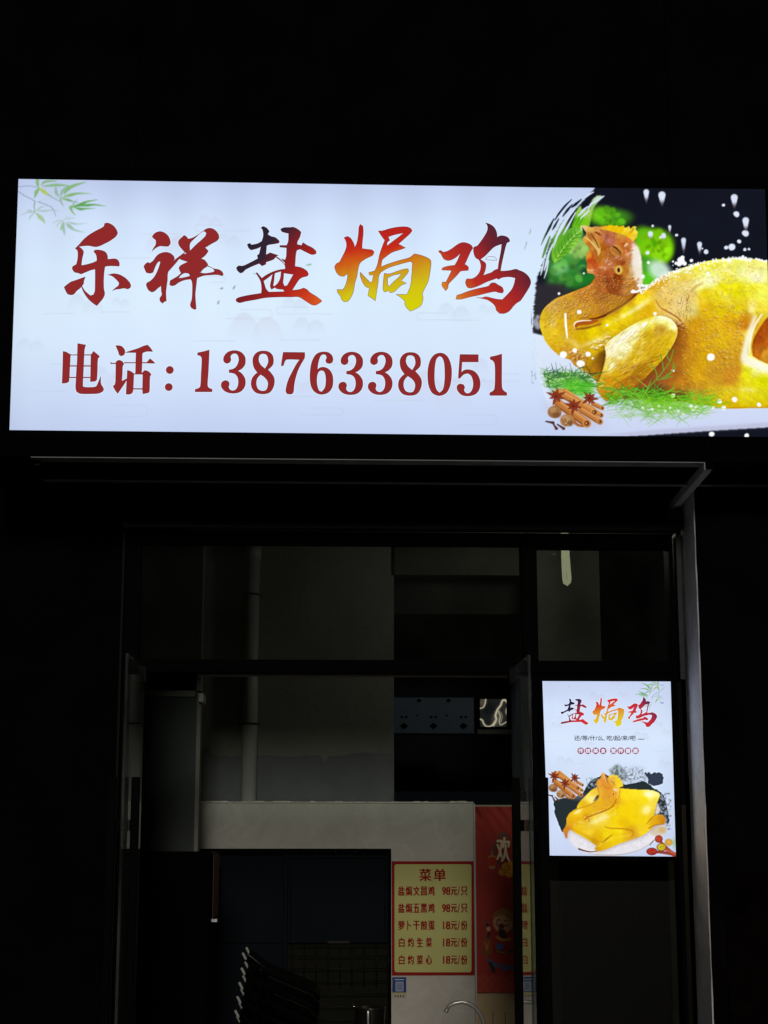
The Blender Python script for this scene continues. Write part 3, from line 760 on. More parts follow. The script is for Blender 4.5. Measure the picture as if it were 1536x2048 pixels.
DIG = [('1', D1, [one_a], []), ('3', D1, [three], []), ('8', D1, [eight], eight_h),
  ('7', D1, [[(1300,100),(1604,103),(1600,180),(1560,250),(1510,350),(1475,460),(1455,560),(1448,640),(1435,675),(1400,688),(1355,682),(1338,650),(1345,580),(1375,480),(1430,370),(1490,260),(1530,205),(1350,203),(1325,230),(1303,293),(1272,290),(1285,200)]], []),
  ('6', D2, [[(460,95),(530,102),(585,145),(602,205),(590,245),(550,260),(510,250),(497,215),(512,175),(500,140),(465,130),(430,150),(405,210),(390,280),(385,340),(430,312),(490,312),(550,345),(590,410),(602,500),(590,590),(540,660),(470,688),(400,685),(330,640),(290,560),(278,450),(285,330),(310,220),(360,135),(410,105)]], [[(440,355),(475,370),(497,430),(500,520),(485,600),(440,655),(405,635),(380,560),(375,470),(385,410),(405,370)]]),
  ('3', off(D1, 200 + 243 / 6.982 - 380 + 380, 2.9), [three], []),
  ('3', off(D1, 200 + 655 / 6.982, 2.9), [three], []),
  ('8', off(D1, 294.4, 3.0), [eight], eight_h),
  ('0', D3, [[(540,105),(610,130),(660,200),(688,310),(688,430),(668,550),(620,640),(550,675),(500,675),(430,640),(385,550),(370,430),(375,310),(405,200),(460,130)]], [[(530,147),(565,170),(590,240),(598,370),(595,480),(575,590),(530,638),(490,600),(465,510),(460,400),(468,270),(490,180)]]),
  ('5', D3, [[(800,125),(1048,127),(1048,228),(830,228),(820,365),(860,335),(920,328),(990,350),(1045,410),(1072,500),(1060,590),(1010,655),(920,682),(830,670),(775,620),(758,570),(770,535),(805,518),(850,530),(865,565),(855,605),(880,640),(915,645),(950,620),(975,560),(975,480),(950,410),(905,378),(850,395),(800,447),(777,445),(785,330),(793,220)]], []),
  ('1', D3, [[(1203,158),(1280,142),(1360,118),(1360,300),(1362,560),(1380,605),(1428,638),(1428,675),(1197,675),(1197,638),(1240,615),(1262,580),(1270,400),(1265,260),(1245,215),(1203,190)]], [])]

# ================================================================== a small painter for flat colour prints
class Paint:
    """paints on a raster in its own units (x right, y down); later sampled at mesh vertices"""
    def __init__(s, x0, y0, x1, y1, step, seed=1):
        s.x0, s.y0, s.step = x0, y0, step
        s.W = int((x1 - x0) / step) + 2; s.H = int((y1 - y0) / step) + 2
        s.X = x0 + np.arange(s.W) * step; s.Y = y0 + np.arange(s.H) * step
        s.GX, s.GY = np.meshgrid(s.X, s.Y)
        s.img = np.zeros((s.H, s.W, 3))
        s.rs = np.random.RandomState(seed)
    def blur(s, m, r):
        r = r / s.step
        if r < 0.25: return m
        k = int(3 * r) + 1
        w = np.exp(-0.5 * (np.arange(-k, k + 1) / r) ** 2); w /= w.sum()
        p = np.pad(m, k, mode='edge')
        n0, n1 = p.shape
        L0, L1 = n0 + 2 * k, n1 + 2 * k
        f = np.fft.irfft2(np.fft.rfft2(p, (L0, L1)) * np.outer(np.fft.fft(w, L0), np.fft.rfft(w, L1)), (L0, L1))
        return f[2 * k:2 * k + m.shape[0], 2 * k:2 * k + m.shape[1]]
    def poly(s, pts, feather=0.6, sm=True):
        if sm: pts = smooth(pts)
        P = np.array(pts, float)
        m = np.zeros((s.H, s.W))
        i0 = max(0, int((P[:, 1].min() - s.y0) / s.step) - 1); i1 = min(s.H, int((P[:, 1].max() - s.y0) / s.step) + 2)
        j0 = max(0, int((P[:, 0].min() - s.x0) / s.step) - 1); j1 = min(s.W, int((P[:, 0].max() - s.x0) / s.step) + 2)
        if i1 <= i0 or j1 <= j0: return m
        gx, gy = s.GX[i0:i1, j0:j1], s.GY[i0:i1, j0:j1]
        c = np.zeros(gx.shape, bool)
        Q = np.roll(P, 1, 0)
        for (xi, yi), (xj, yj) in zip(P, Q):
            if yi == yj: continue
            c ^= ((yi > gy) != (yj > gy)) & (gx < (xj - xi) * (gy - yi) / (yj - yi) + xi)
        m[i0:i1, j0:j1] = c
        return s.blur(m, max(feather, 0.45 * s.step))
    def over(s, mask, col, a=1.0):
        m = np.clip(mask * a, 0, 1)[..., None]
        c = np.asarray(col, float)
        if c.ndim == 1: c = c / 255.0
        s.img = s.img * (1 - m) + c * m
    def add(s, mask, col, a=1.0):
        s.img = s.img + (np.clip(mask, -9, 9) * a)[..., None] * (np.asarray(col, float) / 255.0)
    def field(s, pts, soft=14, p=1.6):
        num = np.zeros((s.H, s.W, 3)); den = np.zeros((s.H, s.W))
        for x, y, r, g, b in pts:
            w = 1.0 / ((s.GX - x) ** 2 + (s.GY - y) ** 2 + soft ** 2) ** p
            den += w
            num += w[..., None] * np.array([r, g, b]) / 255.0
        return num / den[..., None]
    def noise(s, scale, oct=3, ax=1.0, rot=0.0):
        """smooth value noise in -1..1, cell size `scale` in painter units, stretched by ax along angle rot"""
        out = np.zeros((s.H, s.W)); amp, tot = 1.0, 0.0
        cr, sr = math.cos(rot), math.sin(rot)
        U = (s.GX * cr + s.GY * sr) / ax; V = -s.GX * sr + s.GY * cr
        for o in range(oct):
            t = s.rs.rand(257, 257) * 2 - 1
            u = U / scale + 1000.3; v = V / scale + 1000.7
            iu, iv = np.floor(u).astype(int), np.floor(v).astype(int)
            fu, fv = u - iu, v - iv
            fu, fv = fu * fu * (3 - 2 * fu), fv * fv * (3 - 2 * fv)
            a, b, c, d = t[iv % 256, iu % 256], t[iv % 256, (iu + 1) % 256], t[(iv + 1) % 256, iu % 256], t[(iv + 1) % 256, (iu + 1) % 256]
            out += amp * ((a * (1 - fu) + b * fu) * (1 - fv) + (c * (1 - fu) + d * fu) * fv)
            tot += amp; amp *= 0.55; scale *= 0.5
        return out / tot * 1.6
    def stroke(s, pts, w, col, a=1.0, feather=0.7, sub=6, taper=(0, 0)):
        """w: half width, a number or one per point"""
        P = [np.array(p, float) for p in pts]
        n = len(P)
        ws = [w] * n if not isinstance(w, (list, tuple)) else list(w)
        pts2, w2 = [], []
        for i in range(n - 1):
            p0, p1, p2, p3 = P[max(i - 1, 0)], P[i], P[i + 1], P[min(i + 2, n - 1)]
            for k in range(sub):
                t = k / sub
                pts2.append(0.5 * ((2 * p1) + (p2 - p0) * t + (2 * p0 - 5 * p1 + 4 * p2 - p3) * t * t + (3 * p1 - p0 - 3 * p2 + p3) * t ** 3))
                w2.append(ws[i] * (1 - t) + ws[i + 1] * t)
        pts2.append(P[-1]); w2.append(ws[-1])
        m = max(w2) + 3 * feather + s.step
        A = np.array(pts2)
        i0 = max(0, int((A[:, 1].min() - m - s.y0) / s.step)); i1 = min(s.H, int((A[:, 1].max() + m - s.y0) / s.step) + 2)
        j0 = max(0, int((A[:, 0].min() - m - s.x0) / s.step)); j1 = min(s.W, int((A[:, 0].max() + m - s.x0) / s.step) + 2)
        if i1 <= i0 or j1 <= j0: return
        gx, gy = s.GX[i0:i1, j0:j1], s.GY[i0:i1, j0:j1]
        best = np.full(gx.shape, 1e9)
        for k in range(len(pts2) - 1):
            p, q = pts2[k], pts2[k + 1]
            d = q - p; L = d @ d + 1e-9
            t = np.clip(((gx - p[0]) * d[0] + (gy - p[1]) * d[1]) / L, 0, 1)
            r = np.hypot(gx - p[0] - t * d[0], gy - p[1] - t * d[1]) - (w2[k] * (1 - t) + w2[k + 1] * t)
            best = np.minimum(best, r)
        f = max(feather, 0.5 * s.step)
        mk = np.clip(0.5 - best / (2 * f), 0, 1) * a
        s.img[i0:i1, j0:j1] = s.img[i0:i1, j0:j1] * (1 - mk[..., None]) + np.array(col) / 255.0 * mk[..., None]
    def ell(s, cx, cy, rx, ry, col, a=1.0, feather=0.8, rot=0.0):
        m = max(rx, ry) + 3 * feather + s.step
        i0 = max(0, int((cy - m - s.y0) / s.step)); i1 = min(s.H, int((cy + m - s.y0) / s.step) + 2)
        j0 = max(0, int((cx - m - s.x0) / s.step)); j1 = min(s.W, int((cx + m - s.x0) / s.step) + 2)
        if i1 <= i0 or j1 <= j0: return
        gx, gy = s.GX[i0:i1, j0:j1] - cx, s.GY[i0:i1, j0:j1] - cy
        c, sn = math.cos(rot), math.sin(rot)
        u, v = (gx * c + gy * sn) / rx, (-gx * sn + gy * c) / ry
        r = (np.sqrt(u * u + v * v) - 1) * min(rx, ry)
        f = max(feather, 0.5 * s.step)
        mk = np.clip(0.5 - r / (2 * f), 0, 1); mk = mk * mk * (3 - 2 * mk) * a
        s.img[i0:i1, j0:j1] = s.img[i0:i1, j0:j1] * (1 - mk[..., None]) + np.array(col) / 255.0 * mk[..., None]
    def sharpen(s, r, k, mask=None):
        for c in range(3):
            d = (s.img[..., c] - s.blur(s.img[..., c], r)) * k
            s.img[..., c] += d if mask is None else d * mask
    def sample(s, x, y):
        u = np.clip((x - s.x0) / s.step, 0, s.W - 1.001); v = np.clip((y - s.y0) / s.step, 0, s.H - 1.001)
        i, j = v.astype(int), u.astype(int)
        fu, fv = (u - j)[..., None], (v - i)[..., None]
        I = s.img
        return (I[i, j] * (1 - fu) + I[i, j + 1] * fu) * (1 - fv) + (I[i + 1, j] * (1 - fu) + I[i + 1, j + 1] * fu) * fv

def print_sheet(name, quad, step, Y, painter, tf, mat, parent):
    """a flat fine-gridded sheet over the photo-pixel quad (TL, TR, BR, BL); tf: photo px -> painter units"""
    (ax, ay), (bx, by), (cx, cy), (dx, dy) = quad
    nu = int(max(abs(bx - ax), abs(cx - dx)) / step); nv = int(max(abs(dy - ay), abs(cy - by)) / step)
    u, v = np.meshgrid(np.linspace(0, 1, nu + 1), np.linspace(0, 1, nv + 1))
    PX = (ax * (1 - u) + bx * u) * (1 - v) + (dx * (1 - u) + cx * u) * v
    PY = (ay * (1 - u) + by * u) * (1 - v) + (dy * (1 - u) + cy * u) * v
    co = at_np(PX, PY, Y).reshape(-1, 3)
    col = np.clip(painter.sample(*tf(PX, PY)).reshape(-1, 3), 0, 1)
    lin = np.concatenate([s2l(col), np.ones((len(col), 1))], 1).astype(np.float32)
    idx = np.arange((nu + 1) * (nv + 1)).reshape(nv + 1, nu + 1)
    q = np.stack([idx[1:, :-1], idx[1:, 1:], idx[:-1, 1:], idx[:-1, :-1]], -1).reshape(-1, 4)
    me = bpy.data.meshes.new(name)
    me.vertices.add(len(co)); me.vertices.foreach_set('co', co.astype(np.float32).ravel())
    me.loops.add(q.size); me.loops.foreach_set('vertex_index', q.astype(np.int32).ravel())
    me.polygons.add(len(q)); me.polygons.foreach_set('loop_start', np.arange(0, q.size, 4, dtype=np.int32))
    me.update(calc_edges=True)
    at_ = me.color_attributes.new('Col', 'FLOAT_COLOR', 'POINT')
    at_.data.foreach_set('color', lin.ravel())
    return link(name, me, mat, parent)
# ================================================================== THE ARTWORK
def jit(rs, a): return (rs.rand() * 2 - 1) * a

def maple(P, k, ox, oy):
    """pale bamboo sprig: k scales, (ox, oy) moves; traced in the big sign's corner"""
    def S(pts, w, col, a=0.92):
        P.stroke([(ox + x * k, oy + y * k) for x, y in pts], [q * abs(k) for q in w] if isinstance(w, list) else w * abs(k), col, a, 0.45 * abs(k), 5)
    g1, g2, g3, tw, y1 = (130, 180, 116), (92, 162, 80), (146, 180, 158), (112, 132, 144), (174, 196, 84)
    S([(235,217),(330,207),(400,208),(470,218)], 3, tw)
    S([(230,272),(300,320),(380,362),(450,400)], 4, tw)
    S([(450,400),(438,460),(450,535)], [6, 7, 5], (120, 160, 130))
    S([(490,408),(580,440),(670,490),(715,590)], [5, 4, 4, 3], tw)
    S([(500,400),(580,375),(680,368)], [3, 3, 1], (170, 200, 180), .6)
    S([(478,128),(478,170),(492,222)], [20, 20, 6], g1); S([(530,190),(580,150),(720,138)], [6, 16, 6], g1)
    S([(540,208),(640,200),(720,192),(890,200)], [4, 14, 18, 3], g1)
    S([(500,235),(465,285),(442,360)], [10, 26, 3], g1)
    S([(512,240),(560,275),(620,320)], [10, 26, 10], y1, .9); S([(620,315),(690,360),(760,395)], [6, 4, 3], (120, 150, 120))
    S([(712,228),(720,290),(760,345)], [10, 22, 5], g3); S([(782,330),(800,270),(880,200)], [8, 22, 5], g3)
    S([(820,310),(870,240),(960,195),(1110,152)], [6, 26, 18, 2], g1); S([(810,345),(900,320),(1010,300),(1180,305)], [4, 22, 12, 1], g1)
    S([(780,350),(778,400),(820,470)], [10, 14, 2], g3); S([(800,362),(870,385),(930,402)], [8, 18, 4], g1)
    S([(870,370),(930,400),(1000,420)], 3, (90, 110, 110))
    S([(940,468),(905,480),(930,540),(968,580)], [12, 22, 10, 2], g1)
    S([(940,440),(960,400),(1000,375)], [14, 5, 2], g3)
    S([(950,462),(1040,440),(1110,405),(1250,380)], [6, 22, 12, 1], g2); S([(1000,455),(1120,450),(1210,445),(1360,462)], [8, 18, 10, 1], g2)
    S([(950,475),(1030,500),(1100,495),(1220,492)], [6, 18, 8, 1], g2)
    S([(445,545),(385,520),(340,515)], [4, 12, 2], g3, .6); S([(440,545),(360,540),(265,580)], [4, 9, 2], g3, .6)
    S([(445,550),(395,590),(368,645)], [4, 10, 2], g3, .6); S([(462,550),(510,600),(550,640),(580,688)], [6, 28, 20, 2], (160, 196, 150))
    S([(470,520),(560,525),(640,518),(780,520)], [4, 12, 6, 1], g3, .6); S([(470,510),(520,480),(580,460)], [4, 10, 2], g3, .6)
    S([(800,645),(740,650),(670,678)], [4, 6, 2], g3, .6); S([(800,650),(745,690),(718,738)], [3, 7, 2], g3, .6)
    S([(805,660),(790,730),(775,770)], [4, 16, 4], g1, .7); S([(820,670),(815,760),(832,838)], [6, 18, 2], g3, .8)
    S([(845,680),(890,720),(960,770),(1090,798)], [5, 26, 10, 1], g3, .8); S([(860,662),(940,685),(1000,690),(1120,682)], [4, 10, 6, 1], g3, .8)
    S([(810,635),(860,600),(900,590)], [3, 5, 1], g3, .5); S([(830,640),(890,618),(970,612)], [3, 7, 1], g3, .6)

def mountain(P, cx, cy, w, h, a=0.5, tint=(186, 186, 208)):
    """two soft rounded peaks fading downwards"""
    X, Y = P.GX, P.GY
    for dx, ww, hh in ((0.24, 0.56, 0.80), (-0.18, 0.60, 1.0)):
        u = (X - cx - dx * w) / (ww * w * 0.52)
        top = cy - h * hh * (np.clip(1 - np.abs(u) ** 2.2, 0, 1) ** 0.8 - 0.1)
        m = ((Y > top) & (np.abs(u) < 1.0) & (Y < cy + h)).astype(float)
        fade = np.clip(1 - (Y - (cy - h * hh)) / (h * 1.25), 0, 1) ** 1.3
        P.over(P.blur(m, 1.2) * fade, tint, a * 1.5)

def cloud_line(P, x0, x1, y, loop=0):
    c = (188, 196, 214)
    P.stroke([(x0, y), ((x0 + x1) / 2, y), (x1, y)], 0.55, c, 0.55, 0.6, 2)
    if loop:
        s = 1 if loop > 0 else -1
        xe = x1 if s > 0 else x0
        r = abs(loop) / 2
        P.stroke([(xe, y)] + [(xe + s * r * math.sin(t), y - r + r * math.cos(t)) for t in (0.5, 1.1, 1.57, 2.1, 2.7)] + [(xe, y - 2 * r), (xe - s * 55, y - 2 * r)], 0.55, c, 0.55, 0.6, 3)

# ------------------------------------------------ sign background (photo px units)
P = Paint(0, 345, 1075, 885, 1.3, 3)
X, Y = P.GX, P.GY
t = np.clip((Y - 360) / 505, 0, 1)
vals = np.array([(190, 203, 236), (208, 225, 250), (215, 234, 255), (218, 237, 255), (216, 233, 254), (208, 223, 250), (196, 210, 242)], float) / 255
kk = np.linspace(0, 1, 7)
for c in range(3): P.img[..., c] = np.interp(t, kk, vals[:, c])
xs = np.interp(X, [20, 60, 200, 500, 1000, 1075], [0.955, 0.985, 1.0, 1.0, 1.0, 1.0])
ed = np.clip((1055 - X) / 120, 0, 1)
tubes = 1 + ed * 0.012 * np.cos((X - 60) / 118.0 * 2 * math.pi) * np.clip(1.4 - 2 * t, 0, 1)      # faint banding of the lamps inside
P.img *= (xs * tubes * (1 + ed * 0.010 * P.noise(160, 2)))[..., None]
for cx, cy, w, h in ((418,450,52,22),(455,488,50,24),(333,505,95,46),(168,624,78,40),(240,612,40,18),(588,618,56,28),(508,672,112,52),(616,660,66,28),(905,636,72,34),(974,625,44,18),(215,775,110,48),(600,782,60,26),(876,805,130,70),(948,742,60,36),(975,778,46,24),(60,700,60,26)):
    mountain(P, cx, cy, w, h, 0.26, (203, 200, 218) if cx in (508, 876, 418, 333) else (196, 204, 226))
for a in ((284,365,468,0),(395,500,462,-12),(230,300,516,0),(85,150,627,0),(200,260,624,0),(560,665,628,-14),(452,535,637,18),(386,470,682,0),(560,640,680,0),(840,960,640,-14),(60,130,783,0),(225,285,833,22),(570,640,793,0),(750,850,801,0),(990,1038,748,0),(925,985,850,20),(600,680,830,14),(420,445,565,12),(100,180,728,0),(640,700,742,14),(900,1036,762,0)):
    cloud_line(P, *a)
maple(P, 1 / 6.4, 0, 340)
for x, y, dx, dy in ((441, 577, 4, -0.5), (438, 602, -2, 5), (613, 530, 8, -1), (508, 547, 5, 1), (470, 572, -3, 5)):
    P.stroke([(x, y), (x + dx, y + dy)], [0.9, 1.6], (120, 170, 140) if x > 500 else (110, 120, 135), .8, .6, 2)
# stray brush hairs left of the picture
def hair(pts, w, col=(14, 18, 34), a=1.0):
    P.stroke(pts, w, col, a, 0.55, 5)
def zz(l): return [(1040 + x / 5.908, 365 + y / 5.908) for x, y in l]
hair(zz([(490, 68), (430, 120), (370, 180), (300, 260), (245, 340), (200, 430), (160, 500)]), [2, 2.6, 2.4, 2.3, 2, 1.9, 1.2])
hair(zz([(160, 500), (135, 550), (110, 610)]), [1.2, 1.2, .5], (110, 150, 120), .8)
hair(zz([(78, 705), (55, 790)]), [.8, .3], (90, 110, 120), .7)
hair(zz([(520, 118), (535, 128)]), 1.3); hair(zz([(292, 440), (285, 468)]), 1.4)
SIGN_BG = P

# ------------------------------------------------ spices, used on both signs; k, ox, oy place the traced drawing
def spices(P, tf, k):
    def S(pts, w, col, a=1.0, f=0.35, sub=4):
        P.stroke([tf(x, y) for x, y in pts], [q * k for q in w] if isinstance(w, list) else w * k, col, a, f * 4 * k, sub)
    def E(x, y, rx, ry, col, a=1.0, f=2.0, rot=0):
        c = tf(x, y); P.ell(c[0], c[1], rx * k, ry * k, col, a, f * k, rot)
    # soft contact shadow printed with the photo
    E(640, 1270, 330, 110, (190, 185, 205), .5, 60, .35)
    def stick(a, b, w, base):
        S([a, b], w, base)
        dx, dy = b[0] - a[0], b[1] - a[1]; L = math.hypot(dx, dy); nx, ny = -dy / L, dx / L
        for o, c, al, ww in ((-.62, (233, 178, 112), .75, .16), (-.3, (214, 150, 82), .6, .14), (.05, (150, 84, 34), .7, .07), (.35, (196, 128, 62), .6, .16), (.72, (128, 70, 28), .75, .18), (-.05, (222, 160, 96), .5, .08)):
            S([(a[0] + nx * w * o, a[1] + ny * w * o), (b[0] + nx * w * o, b[1] + ny * w * o)], w * ww, c, al)
        E(b[0] - dx / L * 6, b[1] - dy / L * 6, w * .9, w * .9, (214, 150, 84)); E(b[0] - dx / L * 3, b[1] - dy / L * 3, w * .62, w * .62, (84, 44, 20))
        E(b[0] - dx / L * 4 - 6, b[1] - dy / L * 4, w * .3, w * .34, (196, 130, 70))
    stick((860, 1135), (972, 1190), 26, (188, 112, 50))
    stick((530, 985), (960, 1275), 30, (205, 135, 66))
    stick((455, 1000), (880, 1240), 44, (196, 124, 56))
    stick((720, 1210), (945, 1350), 36, (190, 116, 50))
    stick((450, 1130), (790, 1370), 50, (184, 112, 50))
    S([(620, 1290), (640, 1350), (690, 1390), (750, 1405)], [14, 18, 16, 8], (170, 98, 42))
    def nut(x, y, r, c):
        E(x, y, r, r * .9, c); E(x - r * .25, y - r * .3, r * .5, r * .4, (205, 165, 120), .55, 14); E(x + r * .3, y + r * .45, r * .6, r * .38, (96, 58, 30), .5, 16)
        for i in range(9): S([(x - r * .8 + i * r * .17, y - r * .4), (x - r * .6 + i * r * .15, y + r * .1), (x - r * .7 + i * r * .17, y + r * .6)], 1.8, (112, 70, 40), .35)
    nut(408, 1235, 82, (160, 112, 68))
    nut(555, 1335, 82, (176, 128, 82))
    rs = np.random.RandomState(5)
    for i in range(26): 
        a = rs.rand() * 6.28; r = rs.rand() ** .5 * 62
        S([(562 + r * math.cos(a), 1345 + .8 * r * math.sin(a)), (562 + r * math.cos(a) + jit(rs, 16), 1345 + .8 * r * math.sin(a) + jit(rs, 14))], 3.6, (96, 52, 26) if i % 2 else (222, 190, 140), .8)
    for a, b in (((305, 1345), (390, 1362)), ((390, 1370), (430, 1430)), ((440, 1380), (515, 1430))):
        S([a, b], [7, 15], (70, 34, 26)); E(b[0], b[1], 20, 18, (92, 48, 36))
    def star(x, y, R, rot, sq=1.0, n=8):
        for i in range(n):
            a = rot + i * 2 * math.pi / n + 0.12 * math.sin(i * 5)
            rr = R * (0.85 + 0.2 * math.sin(i * 3.7))
            tx, ty = x + rr * math.cos(a), y + rr * sq * math.sin(a)
            mx, my = x + rr * .5 * math.cos(a), y + rr * .5 * sq * math.sin(a)
            S([(x, y), (mx, my), (tx, ty)], [7, 17, 2], (98, 30, 20))
            S([(x, y), (mx, my), (x + rr * .88 * math.cos(a), y + rr * .88 * sq * math.sin(a))], [2, 6.5, 1], (184, 84, 46), .85)
        E(x, y, 9, 9, (70, 22, 14))
    star(425, 1050, 125, 0.35, .85); star(820, 1075, 112, 0.9, .8); star(632, 1165, 112, 0.2, .95)

# ------------------------------------------------ the big chicken picture, traced in its own frame
ZS = 3.097
def ztf(px, py): return (px - 1040) * ZS, (py - 360) * ZS
P = Paint(-10, 20, 1570, 1620, 3.4, 11)
X, Y = P.GX, P.GY
rs = P.rs
P.img[:] = np.array((19, 22, 33)) / 255
P.img *= (1 + 0.05 * P.noise(200, 2))[..., None]
# blurred greens behind
for x, y, rx, ry, c, f, rot in ((545, 235, 110, 55, (84, 178, 24), 40, .1), (620, 225, 60, 30, (60, 130, 30), 30, 0), (500, 215, 60, 45, (120, 205, 30), 30, 0),
        (830, 400, 120, 100, (120, 208, 8), 26, 0), (880, 440, 70, 80, (132, 216, 10), 20, 0), (760, 350, 60, 60, (100, 190, 20), 30, 0), (900, 350, 22, 22, (60, 130, 20), 14, 0),
        (790, 560, 70, 90, (70, 170, 40), 30, 0), (800, 620, 60, 50, (90, 200, 30), 24, 0),
        (350, 430, 110, 80, (150, 205, 96), 34, -.3), (270, 540, 110, 90, (66, 150, 62), 40, 0), (250, 560, 45, 45, (160, 215, 170), 22, 0), (330, 620, 130, 60, (40, 128, 40), 40, 0),
        (230, 660, 60, 60, (60, 140, 52), 34, 0), (410, 520, 60, 40, (30, 110, 50), 26, 0), (420, 590, 50, 50, (30, 120, 40), 26, 0), (250, 350, 60, 90, (110, 170, 70), 34, .4)):
    P.ell(x, y, rx, ry, c, .95, f, rot)
lobes = np.random.RandomState(77)
for bx, by, R, n, c in ((830, 400, 92, 13, (132, 212, 12)), (880, 450, 60, 9, (142, 220, 20)), (560, 230, 80, 9, (96, 190, 26)), (300, 560, 90, 9, (96, 176, 70)), (360, 440, 60, 7, (170, 214, 110)), (250, 640, 70, 8, (60, 140, 50))):
    for q in range(n):
        an = 6.28 * q / n + lobes.rand() * .5; rr = R * (.55 + .45 * lobes.rand()); sz = R * (.22 + .16 * lobes.rand())
        k_ = .8 + .35 * lobes.rand()
        P.ell(bx + rr * math.cos(an), by + rr * .8 * math.sin(an), sz, sz * .8, tuple(min(255, v * k_) for v in c), .75, 9, an)
    for q in range(5):
        an = 6.28 * lobes.rand(); P.ell(bx + R * .4 * math.cos(an), by + R * .35 * math.sin(an), R * .16, R * .1, tuple(v * .55 for v in c), .5, 9, an)
P.ell(400, 560, 30, 20, (14, 50, 40), .8, 20); P.ell(170, 470, 50, 40, (60, 120, 60), .8, 30)
P.ell(865, 560, 75, 55, (206, 236, 214), .95, 26, .6); P.ell(905, 600, 40, 30, (225, 240, 235), .9, 18)
P.ell(835, 395, 16, 22, (70, 150, 14), .8, 12)
# dark grey blurred area low left with a few pale discs
P.over(P.poly([(80, 640), (240, 640), (330, 690), (240, 740), (170, 800), (140, 880), (130, 960), (60, 970)], 16), (46, 42, 50))
for x, y, r in ((95, 880, 22), (60, 900, 20), (110, 850, 14), (112, 905, 20), (40, 850, 16)): P.ell(x, y, r, r, (176, 178, 196), .8, 9)
# plate
pl = P.poly([(-20, 955), (90, 950), (130, 960), (250, 980), (600, 1100), (1570, 1390), (1570, 1530), (1200, 1552), (800, 1580), (600, 1592), (-20, 1625)], 3, False)
g = np.clip((Y - 950) / 640, 0, 1)[..., None]
plate = (np.array((222, 234, 252)) * (1 - g) + np.array((204, 214, 244)) * g) / 255
P.over(pl, plate)
P.over(P.poly([(500, 1592), (800, 1575), (1200, 1550), (1570, 1525), (1570, 1500), (1200, 1525), (800, 1552), (500, 1580)], 8, False), (176, 170, 196), .55)
# mint leaves held in the beak
mint = P.poly([(195, 440), (205, 400), (240, 350), (290, 315), (330, 290), (385, 300), (392, 330), (365, 375), (330, 420), (290, 460), (250, 490), (215, 518), (200, 490)], 2)
P.over(mint, P.field([(220, 480, 120, 190, 40), (260, 420, 92, 172, 36), (310, 360, 84, 160, 40), (360, 320, 110, 190, 60), (340, 390, 150, 212, 70), (215, 420, 110, 180, 60)]))
P.stroke([(215, 505), (270, 420), (330, 350), (380, 310)], 3, (180, 220, 110), .9)
for i in range(7):
    t = i / 7; x, y = 228 + 140 * t, 485 - 165 * t
    P.stroke([(x, y), (x - 12, y - 35), (x - 6, y - 62)], [2.4, 2, 1], (40, 116, 24), .75); P.stroke([(x, y), (x + 28, y - 12), (x + 52, y - 6)], [2.4, 2, 1], (40, 116, 24), .75)
P.over(P.poly([(320, 290), (335, 240), (350, 190), (375, 155), (385, 190), (420, 180), (450, 120), (480, 95), (520, 100), (480, 140), (455, 180), (440, 240), (430, 285), (385, 300)], 3),
       P.field([(350, 250, 96, 180, 30), (370, 200, 150, 205, 80), (410, 200, 170, 205, 90), (440, 160, 150, 196, 110), (480, 115, 200, 225, 190), (400, 260, 120, 200, 30), (340, 280, 110, 196, 20)]))
for a in ([(345, 280), (365, 240), (370, 200)], [(360, 285), (385, 250), (395, 215)], [(330, 275), (345, 240)]): P.stroke(a, 3, (60, 140, 24), .7)

